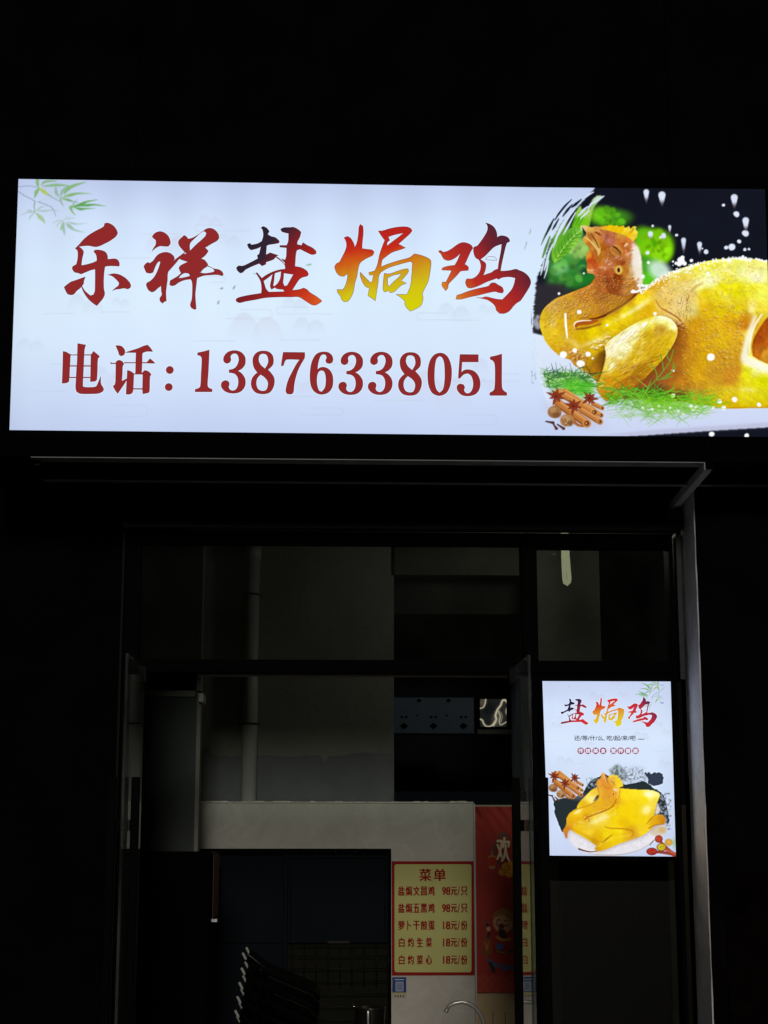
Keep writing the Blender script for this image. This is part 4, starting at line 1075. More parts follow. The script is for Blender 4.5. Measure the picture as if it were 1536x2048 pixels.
# the bird ------------------------------------------------
body_pts = [(745,690),(800,648),(870,604),(930,574),(1000,546),(1080,522),(1160,502),(1250,489),(1330,484),(1420,487),(1525,500),(1600,510),(1600,1415),(1540,1414),(1400,1414),(1300,1414),(1200,1402),(1100,1388),(1000,1372),(900,1370),(800,1365),(700,1352),(600,1360),(530,1368),(495,1330),(475,1300),(482,1262),(440,1215),(400,1190),(370,1165),(340,1150),(310,1115),(270,1100),(240,1085),(200,1050),(165,1010),(140,960),(125,910),(122,870),(130,830),(150,795),(180,765),(220,735),(270,715),(320,695),(370,675),(420,655),(448,630),(465,600),(480,560),(740,600)]
BP = [(160,850,205,160,40),(200,780,200,150,72),(250,900,213,162,30),(300,760,196,138,44),(400,720,188,116,40),(400,800,200,138,45),(500,700,172,98,36),(550,640,158,78,26),(600,700,186,116,36),(650,640,186,112,40),(680,700,170,98,22),(600,780,172,110,26),(520,820,176,106,30),(450,860,186,116,22),(400,870,190,124,30),(330,860,206,150,32),(150,930,216,176,40),
 (250,1000,206,160,30),(200,950,225,178,36),(300,1080,198,140,50),(380,980,212,165,10),(450,940,224,186,10),(550,880,226,190,10),(650,820,230,196,22),(750,740,236,198,34),(800,800,218,164,20),(850,640,214,160,40),(900,700,226,182,110),(1000,640,230,190,112),(1000,600,222,188,60),(950,820,224,184,122),(1050,700,220,180,112),(1000,760,226,190,140),(880,790,222,176,90),(1060,800,222,190,120),
 (1000,560,226,208,120),(1100,540,226,206,84),(1200,530,226,206,74),(1300,520,230,214,104),(1450,530,226,210,124),(1200,600,234,224,120),(1170,620,246,240,190),(1130,650,240,226,150),(1380,580,236,226,142),(1460,600,240,234,186),(1300,600,232,214,60),
 (1150,700,220,184,22),(1250,680,224,200,10),(1350,680,226,206,10),(1450,680,230,210,44),(1500,700,230,216,90),(1150,800,214,164,20),(1250,800,218,180,10),(1350,800,220,190,12),(1450,800,226,196,64),(1100,900,204,140,20),(1200,900,214,160,20),(1300,870,210,152,20),(1390,900,196,116,28),(1400,850,200,130,24),(1000,960,172,104,26),(1000,1020,160,92,24),(1080,1000,200,134,20),(1150,1000,214,158,20),(1250,1000,214,164,20),(1350,1000,212,154,34),(1400,960,222,180,60),
 (980,1080,156,88,26),(1050,1100,188,124,22),(1150,1100,210,156,20),(1250,1100,200,140,30),(1350,1100,198,138,32),(1340,1180,194,126,34),(900,1200,146,78,36),(950,1200,160,92,30),(1000,1250,182,112,26),(1100,1200,204,146,20),(1200,1200,194,134,32),(1300,1220,192,122,32),(1400,1200,224,206,22),(1500,1250,214,200,10),(1420,1130,236,224,110),(1470,1150,240,232,160),(1500,1330,210,190,20),(1400,1320,218,194,30),(1300,1330,212,176,30),(1200,1330,204,160,30),(1100,1340,186,126,42),(1300,1390,204,164,20),(1500,1395,206,170,20),(1000,1340,120,70,36),(850,1330,96,52,34),(760,1290,140,76,36),(700,1330,172,106,40),
 (350,1110,172,108,30),(420,1120,188,138,22),(450,1180,166,108,20),(480,1150,150,95,20),(515,1090,118,72,22),(505,1140,120,74,22),(350,1030,214,164,52),(450,1050,208,164,22),(500,1020,220,180,20),(400,1060,200,150,40)]
bm_ = P.poly(body_pts, 1.6)
F = P.field(BP, 22, 1.9)
n1 = P.noise(46, 4); n2 = P.noise(13, 2, 2.4, .5); n3 = P.noise(7, 2)
F = F * (1 + 0.035 * n1 + 0.035 * n2 + 0.028 * n3)[..., None] * np.array([1.055, 1.12, 1.0])
P.over(bm_, F)
sheen = P.noise(30, 3, 3.0, .62)
for x, y, rx, ry, rot, a in ((1120, 640, 120, 26, -.25, .55), (1170, 625, 50, 16, -.2, .6), (1390, 585, 90, 22, .1, .5), (1460, 605, 60, 16, .35, .5), (1300, 560, 120, 16, -.05, .35), (660, 830, 120, 14, -.5, .45), (770, 760, 60, 16, -.6, .35), (1270, 720, 80, 22, .9, .25), (1440, 780, 22, 70, .15, .4), (330, 1010, 60, 18, .6, .3), (200, 900, 20, 60, .3, .25), (480, 985, 90, 14, -.45, .45), (1480, 1200, 60, 22, .1, .3), (1400, 1300, 90, 16, 0, .25)):
    gx, gy = X - x, Y - y; c_, s_ = math.cos(rot), math.sin(rot)
    e = np.exp(-(((gx * c_ + gy * s_) / rx) ** 2 + ((-gx * s_ + gy * c_) / ry) ** 2))
    P.over(bm_ * e * np.clip(1 + .9 * sheen, 0, 2), (255, 248, 196), a)
body_mask = bm_.copy()
def bumps(mask_pts, n, r, dirx, diry, bright=(255, 236, 170), dark=(150, 86, 20), a=.55, seed=1, keep=None):
    """rows of feather follicles: a light dot with a darker lee side"""
    R = np.random.RandomState(seed); Q = [tuple(p) for p in mask_pts]
    xs = [p[0] for p in Q]; ys = [p[1] for p in Q]
    c = 0; tries = 0; a = a * .72
    while c < n and tries < n * 9:
        tries += 1
        x, y = min(xs) + R.rand() * (max(xs) - min(xs)), min(ys) + R.rand() * (max(ys) - min(ys))
        if not inside(x, y, Q): continue
        q = r * (.6 + .8 * R.rand()); al = a * (.35 + .65 * R.rand())
        P.ell(x + dirx * q, y + diry * q, q * 1.25, q * .9, dark, al * .7, q * .8)
        P.ell(x, y, q, q * .75, bright, al, q * .5)
        c += 1
neckA = [(150,800),(270,720),(430,655),(470,640),(700,700),(640,760),(540,820),(400,850),(250,860),(160,900)]
bumps(neckA, 760, 3.7, .9, .8, (246, 206, 130), (124, 64, 16), .72, 2)
bumps([(480,600),(740,600),(740,690),(640,760),(480,740)], 330, 4.0, .6, 1, (236, 182, 106), (112, 50, 14), .6, 3)
bumps([(140,880),(330,880),(300,1060),(340,1130),(240,1080),(160,1000)], 190, 4.2, .8, .8, (240, 196, 90), (170, 104, 24), .5, 4)
bumps([(430,1010),(560,960),(560,1000),(440,1060)], 60, 7, 1, 1, (255, 250, 210), (170, 118, 20), .8, 5)
bumps([(300,1040),(420,1060),(400,1160),(320,1110)], 120, 5, 1, 1, (255, 226, 160), (140, 80, 20), .7, 6)
bumps([(1150,780),(1400,760),(1400,1150),(1180,1180),(1120,950)], 190, 6, -.9, .9, (248, 214, 132), (160, 96, 24), .6, 7)
bumps([(1000,900),(1300,900),(1300,1340),(1000,1300)], 300, 4.5, -.9, .9, (244, 202, 90), (150, 88, 20), .5, 8)
bumps([(760,660),(1000,560),(1500,510),(1500,640),(1100,640),(850,720)], 300, 4.5, .5, 1, (250, 240, 200), (190, 140, 40), .5, 9)
bumps([(850,680),(1080,650),(1060,870),(900,790)], 46, 3, 0, 0, (160, 104, 50), (160, 104, 50), .8, 10)
bumps([(1250,660),(1480,660),(1440,850),(1200,800)], 150, 5, -.8, .8, (244, 226, 120), (196, 150, 20), .5, 12)
# long skin strokes on the flank
for i in range(260):
    x, y = 1000 + 480 * rs.rand(), 600 + 720 * rs.rand()
    l = 14 + 26 * rs.rand(); ang = 1.05 + jit(rs, .35) - (x - 1200) / 900
    P.stroke([(x, y), (x + l * math.cos(ang), y + l * math.sin(ang))], [2, .8], (244, 214, 110) if rs.rand() < .5 else (168, 106, 26), .30, 2, 2)
# neck rings
for i in range(26):
    x = 470 + i * 9.4; y = 640 + 18 * math.sin(i * .4)
    P.stroke([(x, y), (x - 4 + i * .3, y + 60), (x - 16 + i * .8, y + 110)], [1.6, 2.2, 1.2], (124, 62, 18), .32, 2, 3)
# creases
P.stroke([(748, 672), (700, 728), (640, 775), (560, 822), (490, 852), (430, 862)], [5, 7, 7, 7, 6, 3], (96, 44, 18), .9, 4)
P.stroke([(740, 700), (690, 745), (620, 792), (540, 838)], [4, 7, 7, 4], (236, 190, 60), .55, 6)
P.stroke([(345, 905), (370, 886), (430, 880), (480, 868)], [9, 15, 15, 6], (176, 92, 26), .95, 4)
P.stroke([(335, 900), (345, 882), (380, 872), (440, 870)], [3, 4, 4, 2], (255, 240, 210), .95, 2)
P.stroke([(335, 905), (342, 925), (350, 935)], [3, 2, 1], (255, 226, 180), .8, 2)
P.stroke([(345, 925), (420, 915), (500, 892)], [4, 6, 3], (110, 54, 20), .6, 5)
P.stroke([(320, 1115), (380, 1165), (470, 1235)], [3, 5, 3], (222, 176, 90), .7, 3)
P.stroke([(1060, 690), (1090, 660), (1130, 640)], [4, 8, 4], (176, 120, 40), .4, 6)
P.stroke([(842, 745), (870, 790), (905, 810), (985, 860), (1000, 905), (975, 945)], [2, 3, 5, 5, 6, 3], (168, 96, 40), .75, 3)
for i in range(26):
    x, y = 960 + 95 * rs.rand(), 690 + 200 * rs.rand(); P.stroke([(x, y), (x + jit(rs, 8), y + 14 + 10 * rs.rand())], 1.4, (150, 94, 40), .7, 1.2, 2)
for i in range(14):
    x, y = 970 + 50 * rs.rand(), 870 + 60 * rs.rand(); P.stroke([(x, y), (x + 14, y + jit(rs, 8))], 2.2, (255, 214, 170) if i % 2 else (120, 60, 20), .8, 1.5, 2)
# cavity at the right edge and its pale rim
P.stroke([(1455, 850), (1420, 950), (1395, 1060), (1400, 1110), (1460, 1140), (1560, 1185)], [8, 16, 20, 30, 26, 22], (250, 246, 226), .85, 12)
P.stroke([(1500, 830), (1450, 910), (1425, 1000), (1422, 1070)], [4, 7, 6, 4], (255, 250, 225), .8, 4)
cav = P.poly([(1600, 815), (1535, 850), (1485, 915), (1447, 985), (1436, 1050), (1442, 1090), (1485, 1118), (1600, 1165)], 3)
P.over(cav, P.field([(1520, 900, 176, 84, 16), (1480, 980, 168, 76, 18), (1530, 1000, 190, 94, 18), (1460, 1070, 196, 112, 26), (1530, 1090, 214, 150, 40), (1560, 950, 170, 80, 14)]) * (1 + .10 * P.noise(22, 3))[..., None])
# front wing
wing = [(475,1275),(490,1230),(508,1180),(524,1120),(528,1062),(520,1045),(548,1000),(600,960),(660,920),(720,885),(790,855),(850,840),(910,850),(950,875),(975,920),(968,970),(940,1030),(900,1090),(850,1150),(790,1212),(740,1262),(680,1300),(600,1340),(530,1366),(495,1330)]
P.over(P.poly([(p[0] + 26, p[1] + 16) for p in wing], 16), (120, 66, 20), .6)
WP = [(550,1050,236,212,142),(600,990,244,236,190),(700,920,246,238,182),(800,880,236,214,62),(880,860,244,238,152),(950,900,246,238,154),(700,990,240,226,152),(620,1080,240,226,152),(560,1150,228,204,82),(760,900,238,220,90),(650,1040,248,242,200),(800,960,214,172,30),(870,930,204,158,52),(900,1000,214,174,22),(800,1050,214,168,30),(700,1100,218,178,30),(850,1080,204,160,20),(740,1030,216,176,40),(750,1180,186,136,20),(600,1200,208,160,20),(550,1250,204,144,20),(520,1300,188,124,30),(650,1280,182,118,20),(730,1240,166,102,25),(940,960,214,178,40),(600,1140,216,176,50),(640,1180,206,156,24),(500,1270,214,170,60)]
wm = P.poly(wing, 1.4)
P.over(wm, P.field(WP, 14, 2.0) * (1 + .035 * P.noise(30, 3) + .06 * P.noise(10, 2, 2.6, -.7))[..., None] * np.array([1.02, 1.04, 0.95]))
sw = P.noise(12, 2, 3.5, -.8)
for x, y, rx, ry, rot, a in ((640, 985, 120, 26, -.62, .85), (760, 905, 110, 18, -.5, .7), (600, 1050, 60, 46, -.7, .7), (575, 1120, 30, 60, .3, .55), (900, 858, 46, 14, .35, .7), (950, 905, 14, 40, -.35, .6)):
    gx, gy = X - x, Y - y; c_, s_ = math.cos(rot), math.sin(rot)
    e = np.exp(-(((gx * c_ + gy * s_) / rx) ** 2 + ((-gx * s_ + gy * c_) / ry) ** 2))
    P.over(wm * e * np.clip(1 + .8 * sw, 0, 2), (255, 250, 222), a)
for i in range(150):
    x, y = 530 + 230 * rs.rand(), 940 + 260 * rs.rand()
    if not inside(x, y, wing): continue
    l = 16 + 20 * rs.rand(); ang = -.75 + jit(rs, .3)
    P.stroke([(x, y), (x + l * math.cos(ang), y + l * math.sin(ang))], [2, .8], (255, 250, 226) if rs.rand() < .5 else (186, 146, 50), .45, 1.6, 2)
bumps([(700,940),(940,880),(940,1020),(700,1280),(560,1320),(600,1120)], 190, 4.8, .8, .9, (240, 206, 96), (164, 112, 20), .55, 13)
for i in range(70):
    t = rs.rand(); x, y = 560 + 240 * t + jit(rs, 30), 1290 - 150 * t + jit(rs, 46)
    P.stroke([(x, y), (x + 30, y - 18 + jit(rs, 6)), (x + 62, y - 26 + jit(rs, 8))], [1, 1.8, .8], (150, 92, 18), .4, 1.4, 3)
P.stroke([(520, 1040), (527, 1090), (510, 1170), (488, 1240)], [4, 6, 5, 3], (112, 62, 18), .6, 4)
P.stroke([(975, 915), (968, 970), (930, 1045), (880, 1115)], [2, 3, 3, 2], (252, 226, 90), .6, 3)
# head: neck join, face, comb, beak
headp = [(470,600),(452,582),(425,572),(415,545),(420,520),(410,492),(415,455),(432,435),(425,415),(405,388),(412,330),(450,292),(500,286),(560,285),(620,300),(690,350),(722,400),(740,440),(752,500),(755,560),(760,620),(750,668),(640,720),(480,680),(460,640)]
HP = [(540,450,176,104,40),(620,380,190,110,50),(450,310,222,178,100),(500,320,202,122,60),(560,350,180,100,66),(560,380,172,98,78),(620,340,214,154,62),(640,400,184,100,32),(600,440,188,118,50),(500,480,190,114,30),(480,420,198,138,32),(450,520,196,84,30),(440,560,196,106,60),(550,520,186,112,62),(620,510,168,84,30),(650,560,188,118,32),(560,580,176,88,40),(600,610,146,66,20),(560,640,150,70,24),(680,480,192,118,62),(660,440,188,102,40),(700,560,218,178,124),(725,500,246,238,232),(715,440,240,226,210),(725,600,232,206,164),(690,640,196,136,60),(500,660,180,104,44),(680,400,196,112,60),(520,420,176,92,24),(430,480,182,70,26)]
P.over(P.poly(headp, 1.6), P.field(HP, 12, 2.1) * (1 + .10 * P.noise(26, 3) + .06 * P.noise(9, 2))[..., None])
P.over(P.poly([(692, 385), (722, 405), (745, 452), (754, 520), (759, 600), (757, 650), (735, 665), (720, 600), (700, 560), (690, 500), (697, 440)], 7), (246, 238, 226), .85)
bumps([(460,450),(700,420),(690,560),(480,570)], 130, 3.6, .8, 1, (236, 176, 110), (120, 56, 20), .5, 14)
bumps([(470,590),(745,600),(740,700),(480,660)], 190, 3.8, .6, 1, (238, 190, 110), (110, 50, 16), .6, 15)
for x, y, l, c in ((540, 500, 26, (232, 180, 150)), (560, 520, 20, (230, 176, 150)), (600, 480, 24, (214, 150, 130)), (655, 405, 16, (255, 225, 190)), (520, 545, 22, (226, 168, 140)), (580, 545, 20, (210, 150, 130)), (545, 375, 22, (206, 130, 130)), (520, 350, 16, (196, 110, 110)), (630, 485, 18, (222, 160, 130)), (660, 470, 14, (230, 170, 140)), (500, 540, 16, (220, 160, 120)), (640, 520, 16, (128, 50, 20)), (600, 590, 26, (116, 44, 14)), (680, 450, 10, (236, 190, 150))):
    for q in range(4):
        P.stroke([(x + jit(rs, 14), y + jit(rs, 12)), (x + jit(rs, 14), y + jit(rs, 12)), (x + jit(rs, l), y + jit(rs, l * .7))], [1, 2.6, 1], c, .75, 1.6, 3)
P.stroke([(560, 430), (580, 405), (605, 408), (632, 440), (630, 460)], [3, 4, 4, 4, 2], (216, 160, 80), .8, 2)
P.stroke([(572, 408), (598, 425), (626, 458)], [3, 5, 2], (66, 26, 10), .95, 1.6)
P.stroke([(562, 438), (585, 462), (615, 470)], [3, 5, 3], (206, 146, 70), .75, 2)
P.stroke([(575, 430), (600, 452), (615, 460)], [2, 5, 2], (176, 108, 34), .9, 2)
P.stroke([(656, 430), (662, 460), (678, 455), (690, 440)], [2, 4, 3, 1], (232, 186, 150), .7, 2)
P.ell(612, 556, 27, 29, (214, 166, 60), .95, 5); P.ell(612, 558, 18, 22, (236, 206, 110), .9, 4); P.ell(611, 558, 9.5, 15, (64, 20, 14), 1, 2.5)
P.over(P.poly([(418, 575), (412, 545), (418, 520), (408, 492), (414, 458), (434, 436), (446, 470), (448, 520), (458, 580), (440, 580)], 2), P.field([(420, 470, 226, 150, 40), (435, 500, 190, 70, 26), (425, 540, 206, 96, 40), (440, 570, 220, 150, 90), (416, 560, 236, 180, 60)], 8))
P.stroke([(414, 552), (440, 560), (462, 556)], [1, 3, 1], (250, 206, 160), .8, 1.6)
comb = [(470,300),(510,288),(560,279),(590,284),(598,279),(612,290),(640,281),(652,296),(676,284),(684,302),(700,286),(722,290),(716,304),(729,322),(724,356),(700,380),(665,350),(610,330),(550,314)]
P.over(P.poly(comb, 1.5, False), P.field([(500, 300, 226, 170, 60), (560, 295, 236, 192, 12), (620, 310, 240, 196, 10), (680, 330, 238, 190, 12), (710, 350, 240, 206, 60), (660, 300, 244, 206, 40), (720, 310, 246, 220, 80)]) * (1 + .05 * P.noise(20, 2))[..., None])
for x in (655, 680, 703): P.stroke([(x, 300), (x - 10, 318), (x - 20, 330)], [3, 2, 1], (120, 96, 30) if x > 690 else (250, 236, 150), .8, 1.5)
P.over(P.poly([(378, 283), (402, 281), (440, 292), (470, 300), (505, 340), (500, 360), (478, 330), (462, 345), (490, 400), (500, 440), (486, 470), (466, 440), (440, 385), (418, 345), (400, 310)], 1.4), P.field([(400, 290, 236, 196, 130), (440, 300, 226, 178, 80), (430, 350, 176, 104, 40), (470, 400, 214, 170, 90), (490, 440, 226, 190, 110), (480, 320, 202, 124, 52)], 8))
P.stroke([(440, 330), (455, 355), (470, 380), (490, 420)], [2, 4, 5, 3], (110, 50, 20), .8, 2)
P.stroke([(466, 322), (490, 336), (500, 345)], [3, 5, 2], (84, 34, 14), .85, 2); P.stroke([(462, 318), (482, 312), (504, 326)], [2, 3, 2], (236, 190, 130), .8, 2)
P.over(P.poly([(388, 362), (402, 352), (440, 388), (475, 432), (482, 462), (462, 470), (440, 440), (425, 415), (402, 392)], 1.4), P.field([(400, 370, 226, 160, 60), (430, 400, 190, 112, 40), (460, 440, 176, 96, 30), (450, 430, 206, 136, 60)], 8))
P.stroke([(398, 350), (440, 384), (478, 430)], [2, 3, 2], (250, 236, 130), .8, 1.5)
P.stroke([(380, 283), (378, 300), (386, 312)], [2, 4, 2], (240, 236, 226), .9, 1.6)
# dark under the bird
P.over(P.poly([(760, 1290), (860, 1310), (1000, 1330), (1060, 1350), (980, 1362), (860, 1352), (740, 1345), (640, 1352), (700, 1320)], 9), (52, 30, 20), .75)
P.ell(770, 1268, 24, 12, (178, 64, 40), .8, 7); P.ell(700, 1345, 60, 12, (120, 70, 50), .6, 10)
P.stroke([(1180, 1408), (1300, 1412), (1400, 1408), (1560, 1408)], 4, (196, 136, 20), .6, 3)
# salt along the back
edge = [(745,688),(800,648),(870,604),(930,574),(1000,546),(1080,522),(1160,502),(1250,489),(1330,484),(1420,487),(1530,502)]
for i in range(330):
    t = rs.rand() * (len(edge) - 1); k = int(t); f = t - k
    x = edge[k][0] * (1 - f) + edge[k + 1][0] * f; y = edge[k][1] * (1 - f) + edge[k + 1][1] * f
    d = abs(rs.randn()) * (26 if k < 8 else 9) * (1.0 if k > 1 else .6)
    r = 2.6 + 4.0 * rs.rand() * (1 if d < 20 else .8)
    P.ell(x + jit(rs, 4), y + d - 6 + jit(rs, 3), r, r * .9, (252, 254, 255), .9 if d < 18 else .7, 2.0)
for a, b, rad in ((742, 668, 26), (770, 655, 14), (725, 690, 10), (700, 690, 9)): 
    for q in range(7): P.ell(a + jit(rs, rad), b + jit(rs, rad * .7), 7, 6, (252, 254, 255), .9, 3)
for x, y, r in ((1000,500,22),(985,520,14),(1020,518,12),(965,515,9),(1008,480,12),(948,505,7),(1062,497,10),(948,528,3),(970,343,9),(822,284,8),(1260,157,9),(1342,212,17),(1395,332,19),(1357,381,12),(1314,418,20),(1278,419,12),(1392,432,10),(1418,428,7),(1152,445,14),(1130,425,5),(889,345,15),(870,355,8),(790,450,12),(797,512,9),(762,600,12),(1182,1095,22),(370,818,14),(540,898,8),(424,1080,16),(268,1082,22),(376,1140,22),(340,1055,14),(947,1338,14),(1235,1373,14),(1330,1360,16),(1262,1413,14),(1482,1392,12),(1186,1574,16),(1406,1586,14),(948,1180,8),(1165,580,10),(1195,1410,8),(1075,1412,16),(1040,1418,10),(835,828,10),(1380,475,8),(450,1105,6),(318,1232,8),(396,578,6),(243,704,8)):
    for q in range(3): P.ell(x + jit(rs, r * .25), y + jit(rs, r * .25), r * (.8 + .2 * rs.rand()), r * (.75 + .25 * rs.rand()), (226, 234, 252) if y < 470 else (252, 252, 255), .95, r * .22)
for x, y0, y1, w in ((782, 55, 150, 17), (879, 68, 165, 22), (1327, 85, 180, 21), (1398, 228, 325, 20), (927, 278, 340, 9), (1013, 355, 470, 15), (1112, 380, 470, 15), (808, 315, 370, 15), (890, 326, 380, 11)):
    for q in range(14):
        f = q / 13; yy = y0 + w + (y1 - y0 - w) * f
        P.ell(x + 1.5 * f, yy, w * (1 - .75 * f), w * .9 * (1 - .5 * f), (222, 230, 250) if f < .6 else (150, 130, 140), .9 * (1 - f) ** 1.2, 4)
P.stroke([(281, 830), (284, 900), (292, 975)], [6, 7, 4], (252, 250, 245), .97, 1.6)
# dill
def dill(cx, cy, w, h, n, cols, lw, seed, flow=0.0, a=.9):
    R = np.random.RandomState(seed)
    for i in range(n):
        x, y = cx + w * (R.rand() * 2 - 1), cy + h * (R.rand() * 2 - 1)
        ang = flow + (R.rand() - .5) * 2.4; L = 40 + 95 * R.rand()
        if R.rand() < .5: ang += math.pi
        c = cols[R.randint(len(cols))]
        x2, y2 = x + L * math.cos(ang), y + L * math.sin(ang) * .7
        P.stroke([(x, y), ((x + x2) / 2 + jit(R, 12), (y + y2) / 2 + jit(R, 14)), (x2, y2)], [lw * .85, lw * .7, lw * .3], c, a * (.6 + .4 * R.rand()), 1.6, 3)
P.over(P.poly([(135, 1205), (250, 1190), (380, 1180), (440, 1230), (470, 1290), (430, 1340), (300, 1320), (150, 1265)], 12), (126, 196, 60), .55)
dill(290, 1240, 150, 46, 150, [(40, 96, 44), (70, 150, 40), (92, 176, 40), (30, 70, 50)], 3.0, 21, 0.2)
P.over(P.poly([(270, 1270), (330, 1240), (420, 1250), (450, 1310), (410, 1350), (290, 1310)], 14), (104, 206, 50), .7)
dill(350, 1290, 80, 34, 70, [(80, 190, 40), (120, 214, 60), (50, 150, 40)], 3.4, 22)
for i in range(12): P.stroke([(150 + i * 24, 1215), (160 + i * 24 + jit(rs, 10), 1185), (185 + i * 20, 1160 + jit(rs, 14))], [2.4, 2, .8], (50, 92, 60), .8, 1.5, 3)
dill(720, 1340, 190, 50, 190, [(72, 160, 30), (104, 190, 40), (120, 196, 60), (60, 128, 34)], 3.4, 23, -.2)
dill(980, 1375, 230, 42, 240, [(96, 190, 30), (130, 208, 40), (82, 160, 30), (150, 206, 40)], 3.2, 24, 0.1, .75)
dill(860, 1440, 240, 34, 120, [(110, 186, 50), (150, 206, 96), (96, 160, 50)], 2.6, 25, .2, .65)
P.over(P.poly([(640, 1360), (760, 1300), (900, 1330), (1150, 1330), (1230, 1380), (1080, 1420), (840, 1440), (640, 1420)], 30), (120, 200, 40), .32)
for pts in ([(790,1290),(850,1230),(890,1180),(930,1120),(950,1050)], [(850,1230),(840,1180),(810,1140)], [(890,1180),(880,1120),(870,1080)], [(880,1230),(920,1200),(945,1180),(950,1130)], [(930,1120),(910,1090),(925,1050)], [(850,1240),(900,1230),(945,1215)], [(470,1285),(560,1290),(660,1330)], [(900,1225),(940,1190),(960,1150)]):
    P.stroke(pts, 3.2, (110, 156, 50), .9, 1.6, 5)
for x, y, r in ((1060,1400,12),(1090,1405,9),(860,1400,8),(900,1430,8),(930,1410,8),(980,1430,8),(820,1420,10),(760,1410,9),(1010,1450,7)): P.ell(x, y, r, r * .8, (240, 250, 240), .9, 4)
P.over(P.poly([(500, 1440), (700, 1430), (690, 1445), (520, 1455)], 6), (214, 214, 236), .5)
# brush-stroke edge: everything left of it is the pale sign again, with slanting gaps bitten into the picture
lx = np.interp(Y[:, 0], [20, 50, 115, 180, 260, 340, 430, 520, 620, 700, 790, 955, 1050, 1200, 1330, 1450, 1620], [500, 465, 400, 345, 262, 215, 172, 138, 108, 92, 86, 84, 96, 120, 160, 230, 330])
jag = 7 * P.noise(30, 3, .5)[:, 40] + 3 * P.noise(8, 1)[:, 90]
left = 1 / (1 + np.exp((X - lx[:, None] - jag[:, None]) / 2.0))
bgc = np.stack([np.interp((Y / ZS) / 505 + 0.0, kk, vals[:, c]) for c in range(3)], -1)
P.over(left, bgc)
P.over(np.clip((Y - 1480) / 60, 0, 1) * np.clip((620 - X) / 200, 0, 1) * .8, bgc)
def gap(pts, w, a=1.0): P.stroke(pts, w, (214, 226, 248), a, 1.6, 5)
for pts, w in (([(455,75),(420,95),(385,125)], [3, 6, 2]), ([(520,100),(480,125),(440,150),(415,190)], [3, 6, 6, 2]), ([(420,165),(390,190),(360,225)], [4, 8, 3]), ([(430,190),(400,215),(375,240)], [3, 6, 2]), ([(340,180),(300,230),(265,290),(235,345)], [4, 7, 7, 3]), ([(300,220),(262,280),(238,330),(215,380)], [5, 9, 8, 3]), ([(345,200),(320,245),(290,300),(268,340)], [3, 5, 6, 2]), ([(255,300),(232,340),(212,385)], [4, 6, 2]),
    ([(200,400),(180,450),(165,510),(150,560)], [3, 6, 8, 3]), ([(210,385),(190,430),(178,470)], [2, 5, 2]), ([(178,500),(165,560),(150,610)], [3, 5, 2]), ([(150,500),(138,550),(128,590)], [3, 6, 2]), ([(230,360),(215,395),(205,420)], [2, 4, 2])): gap(pts, w)
for pts, w, c in (([(320,120),(280,160),(240,210),(215,250)], [2, 6, 6, 2], (16, 20, 36)), ([(325,150),(295,185),(265,225)], [2, 8, 3], (16, 20, 36)), ([(210,240),(185,290),(160,340),(148,368)], [3, 8, 5, 1], (26, 36, 40)), ([(240,240),(215,285),(200,310)], [3, 7, 2], (26, 36, 40)), ([(380,120),(345,150),(320,170)], [3, 9, 3], (16, 20, 36)), ([(160,330),(145,370),(130,405)], [3, 4, 1], (70, 100, 70)), ([(185,350),(160,420),(140,480)], [4, 8, 4], (80, 130, 60)),
    ([(60,715),(52,745)], [2, 1.4], (40, 46, 60)), ([(40,740),(36,750)], [2, 2], (40, 46, 60)),
    ([(40,780),(30,840),(28,900),(22,940)], [4, 12, 9, 3], (58, 60, 74)), ([(62,775),(60,830),(64,880),(60,925)], [3, 9, 8, 3], (50, 52, 64)), ([(48,850),(46,900),(44,935)], [8, 8, 4], (60, 62, 76))):
    P.stroke(pts, w, c, .95, 1.8, 5)
for i in range(60):
    y = 950 + 260 * rs.rand(); x = 25 + 70 * rs.rand() + (y - 950) * .1
    P.stroke([(x, y), (x + 4, y + 16 + 16 * rs.rand())], [1, .6], (196, 208, 214), .5, 1.5, 2)
for i in range(14):
    y = 1170 + 80 * rs.rand(); x = 60 + 40 * rs.rand(); P.stroke([(x, y), (x + jit(rs, 6), y + 12)], 1.4, (110, 120, 130), .6, 1.2, 2)
for i in range(8):
    x = 96 + 4 * i; P.stroke([(x, 1090), (x + 18, 1200), (x + 60, 1340), (x + 110, 1460)], [1, 3, 3, 1], (226, 234, 250), .5, 2, 5)
spices(P, lambda x, y: (x / 5.908 * ZS, (y / 5.908 + 615 - 360) * ZS), ZS / 5.908)
P.sharpen(5, 0.30, body_mask * .8 + .2)
P.sharpen(30, 0.18, body_mask)
SIGN_PIC = P

# ------------------------------------------------ small poster, traced at 4.8 px per photo px from (1060, 1340)
QS = 4.8
P = Paint(90, 80, 1430, 1810, 4.6, 31)
X, Y = P.GX, P.GY; rs = P.rs
t = np.clip((Y - 100) / 1700, 0, 1)
v2 = np.array([(200, 212, 242), (212, 226, 251), (217, 232, 254), (213, 228, 252), (208, 223, 250), (208, 221, 248), (200, 212, 241)], float) / 255
for c in range(3): P.img[..., c] = np.interp(t, kk, v2[:, c])
P.img *= (np.interp(X, [110, 180, 400, 1200, 1400], [1.0, .99, 1.0, 1.0, .97]) * (1 + .012 * P.noise(300, 2)))[..., None]
for cx, cy, w, h in ((640, 290, 170, 90), (890, 260, 110, 60), (820, 150, 130, 60), (250, 555, 120, 60), (1060, 660, 180, 80), (1310, 620, 110, 60), (1230, 540, 90, 60), (330, 900, 190, 80), (1290, 930, 140, 80), (560, 720, 100, 40)):
    mountain(P, cx, cy, w, h, .2, (196, 190, 212))
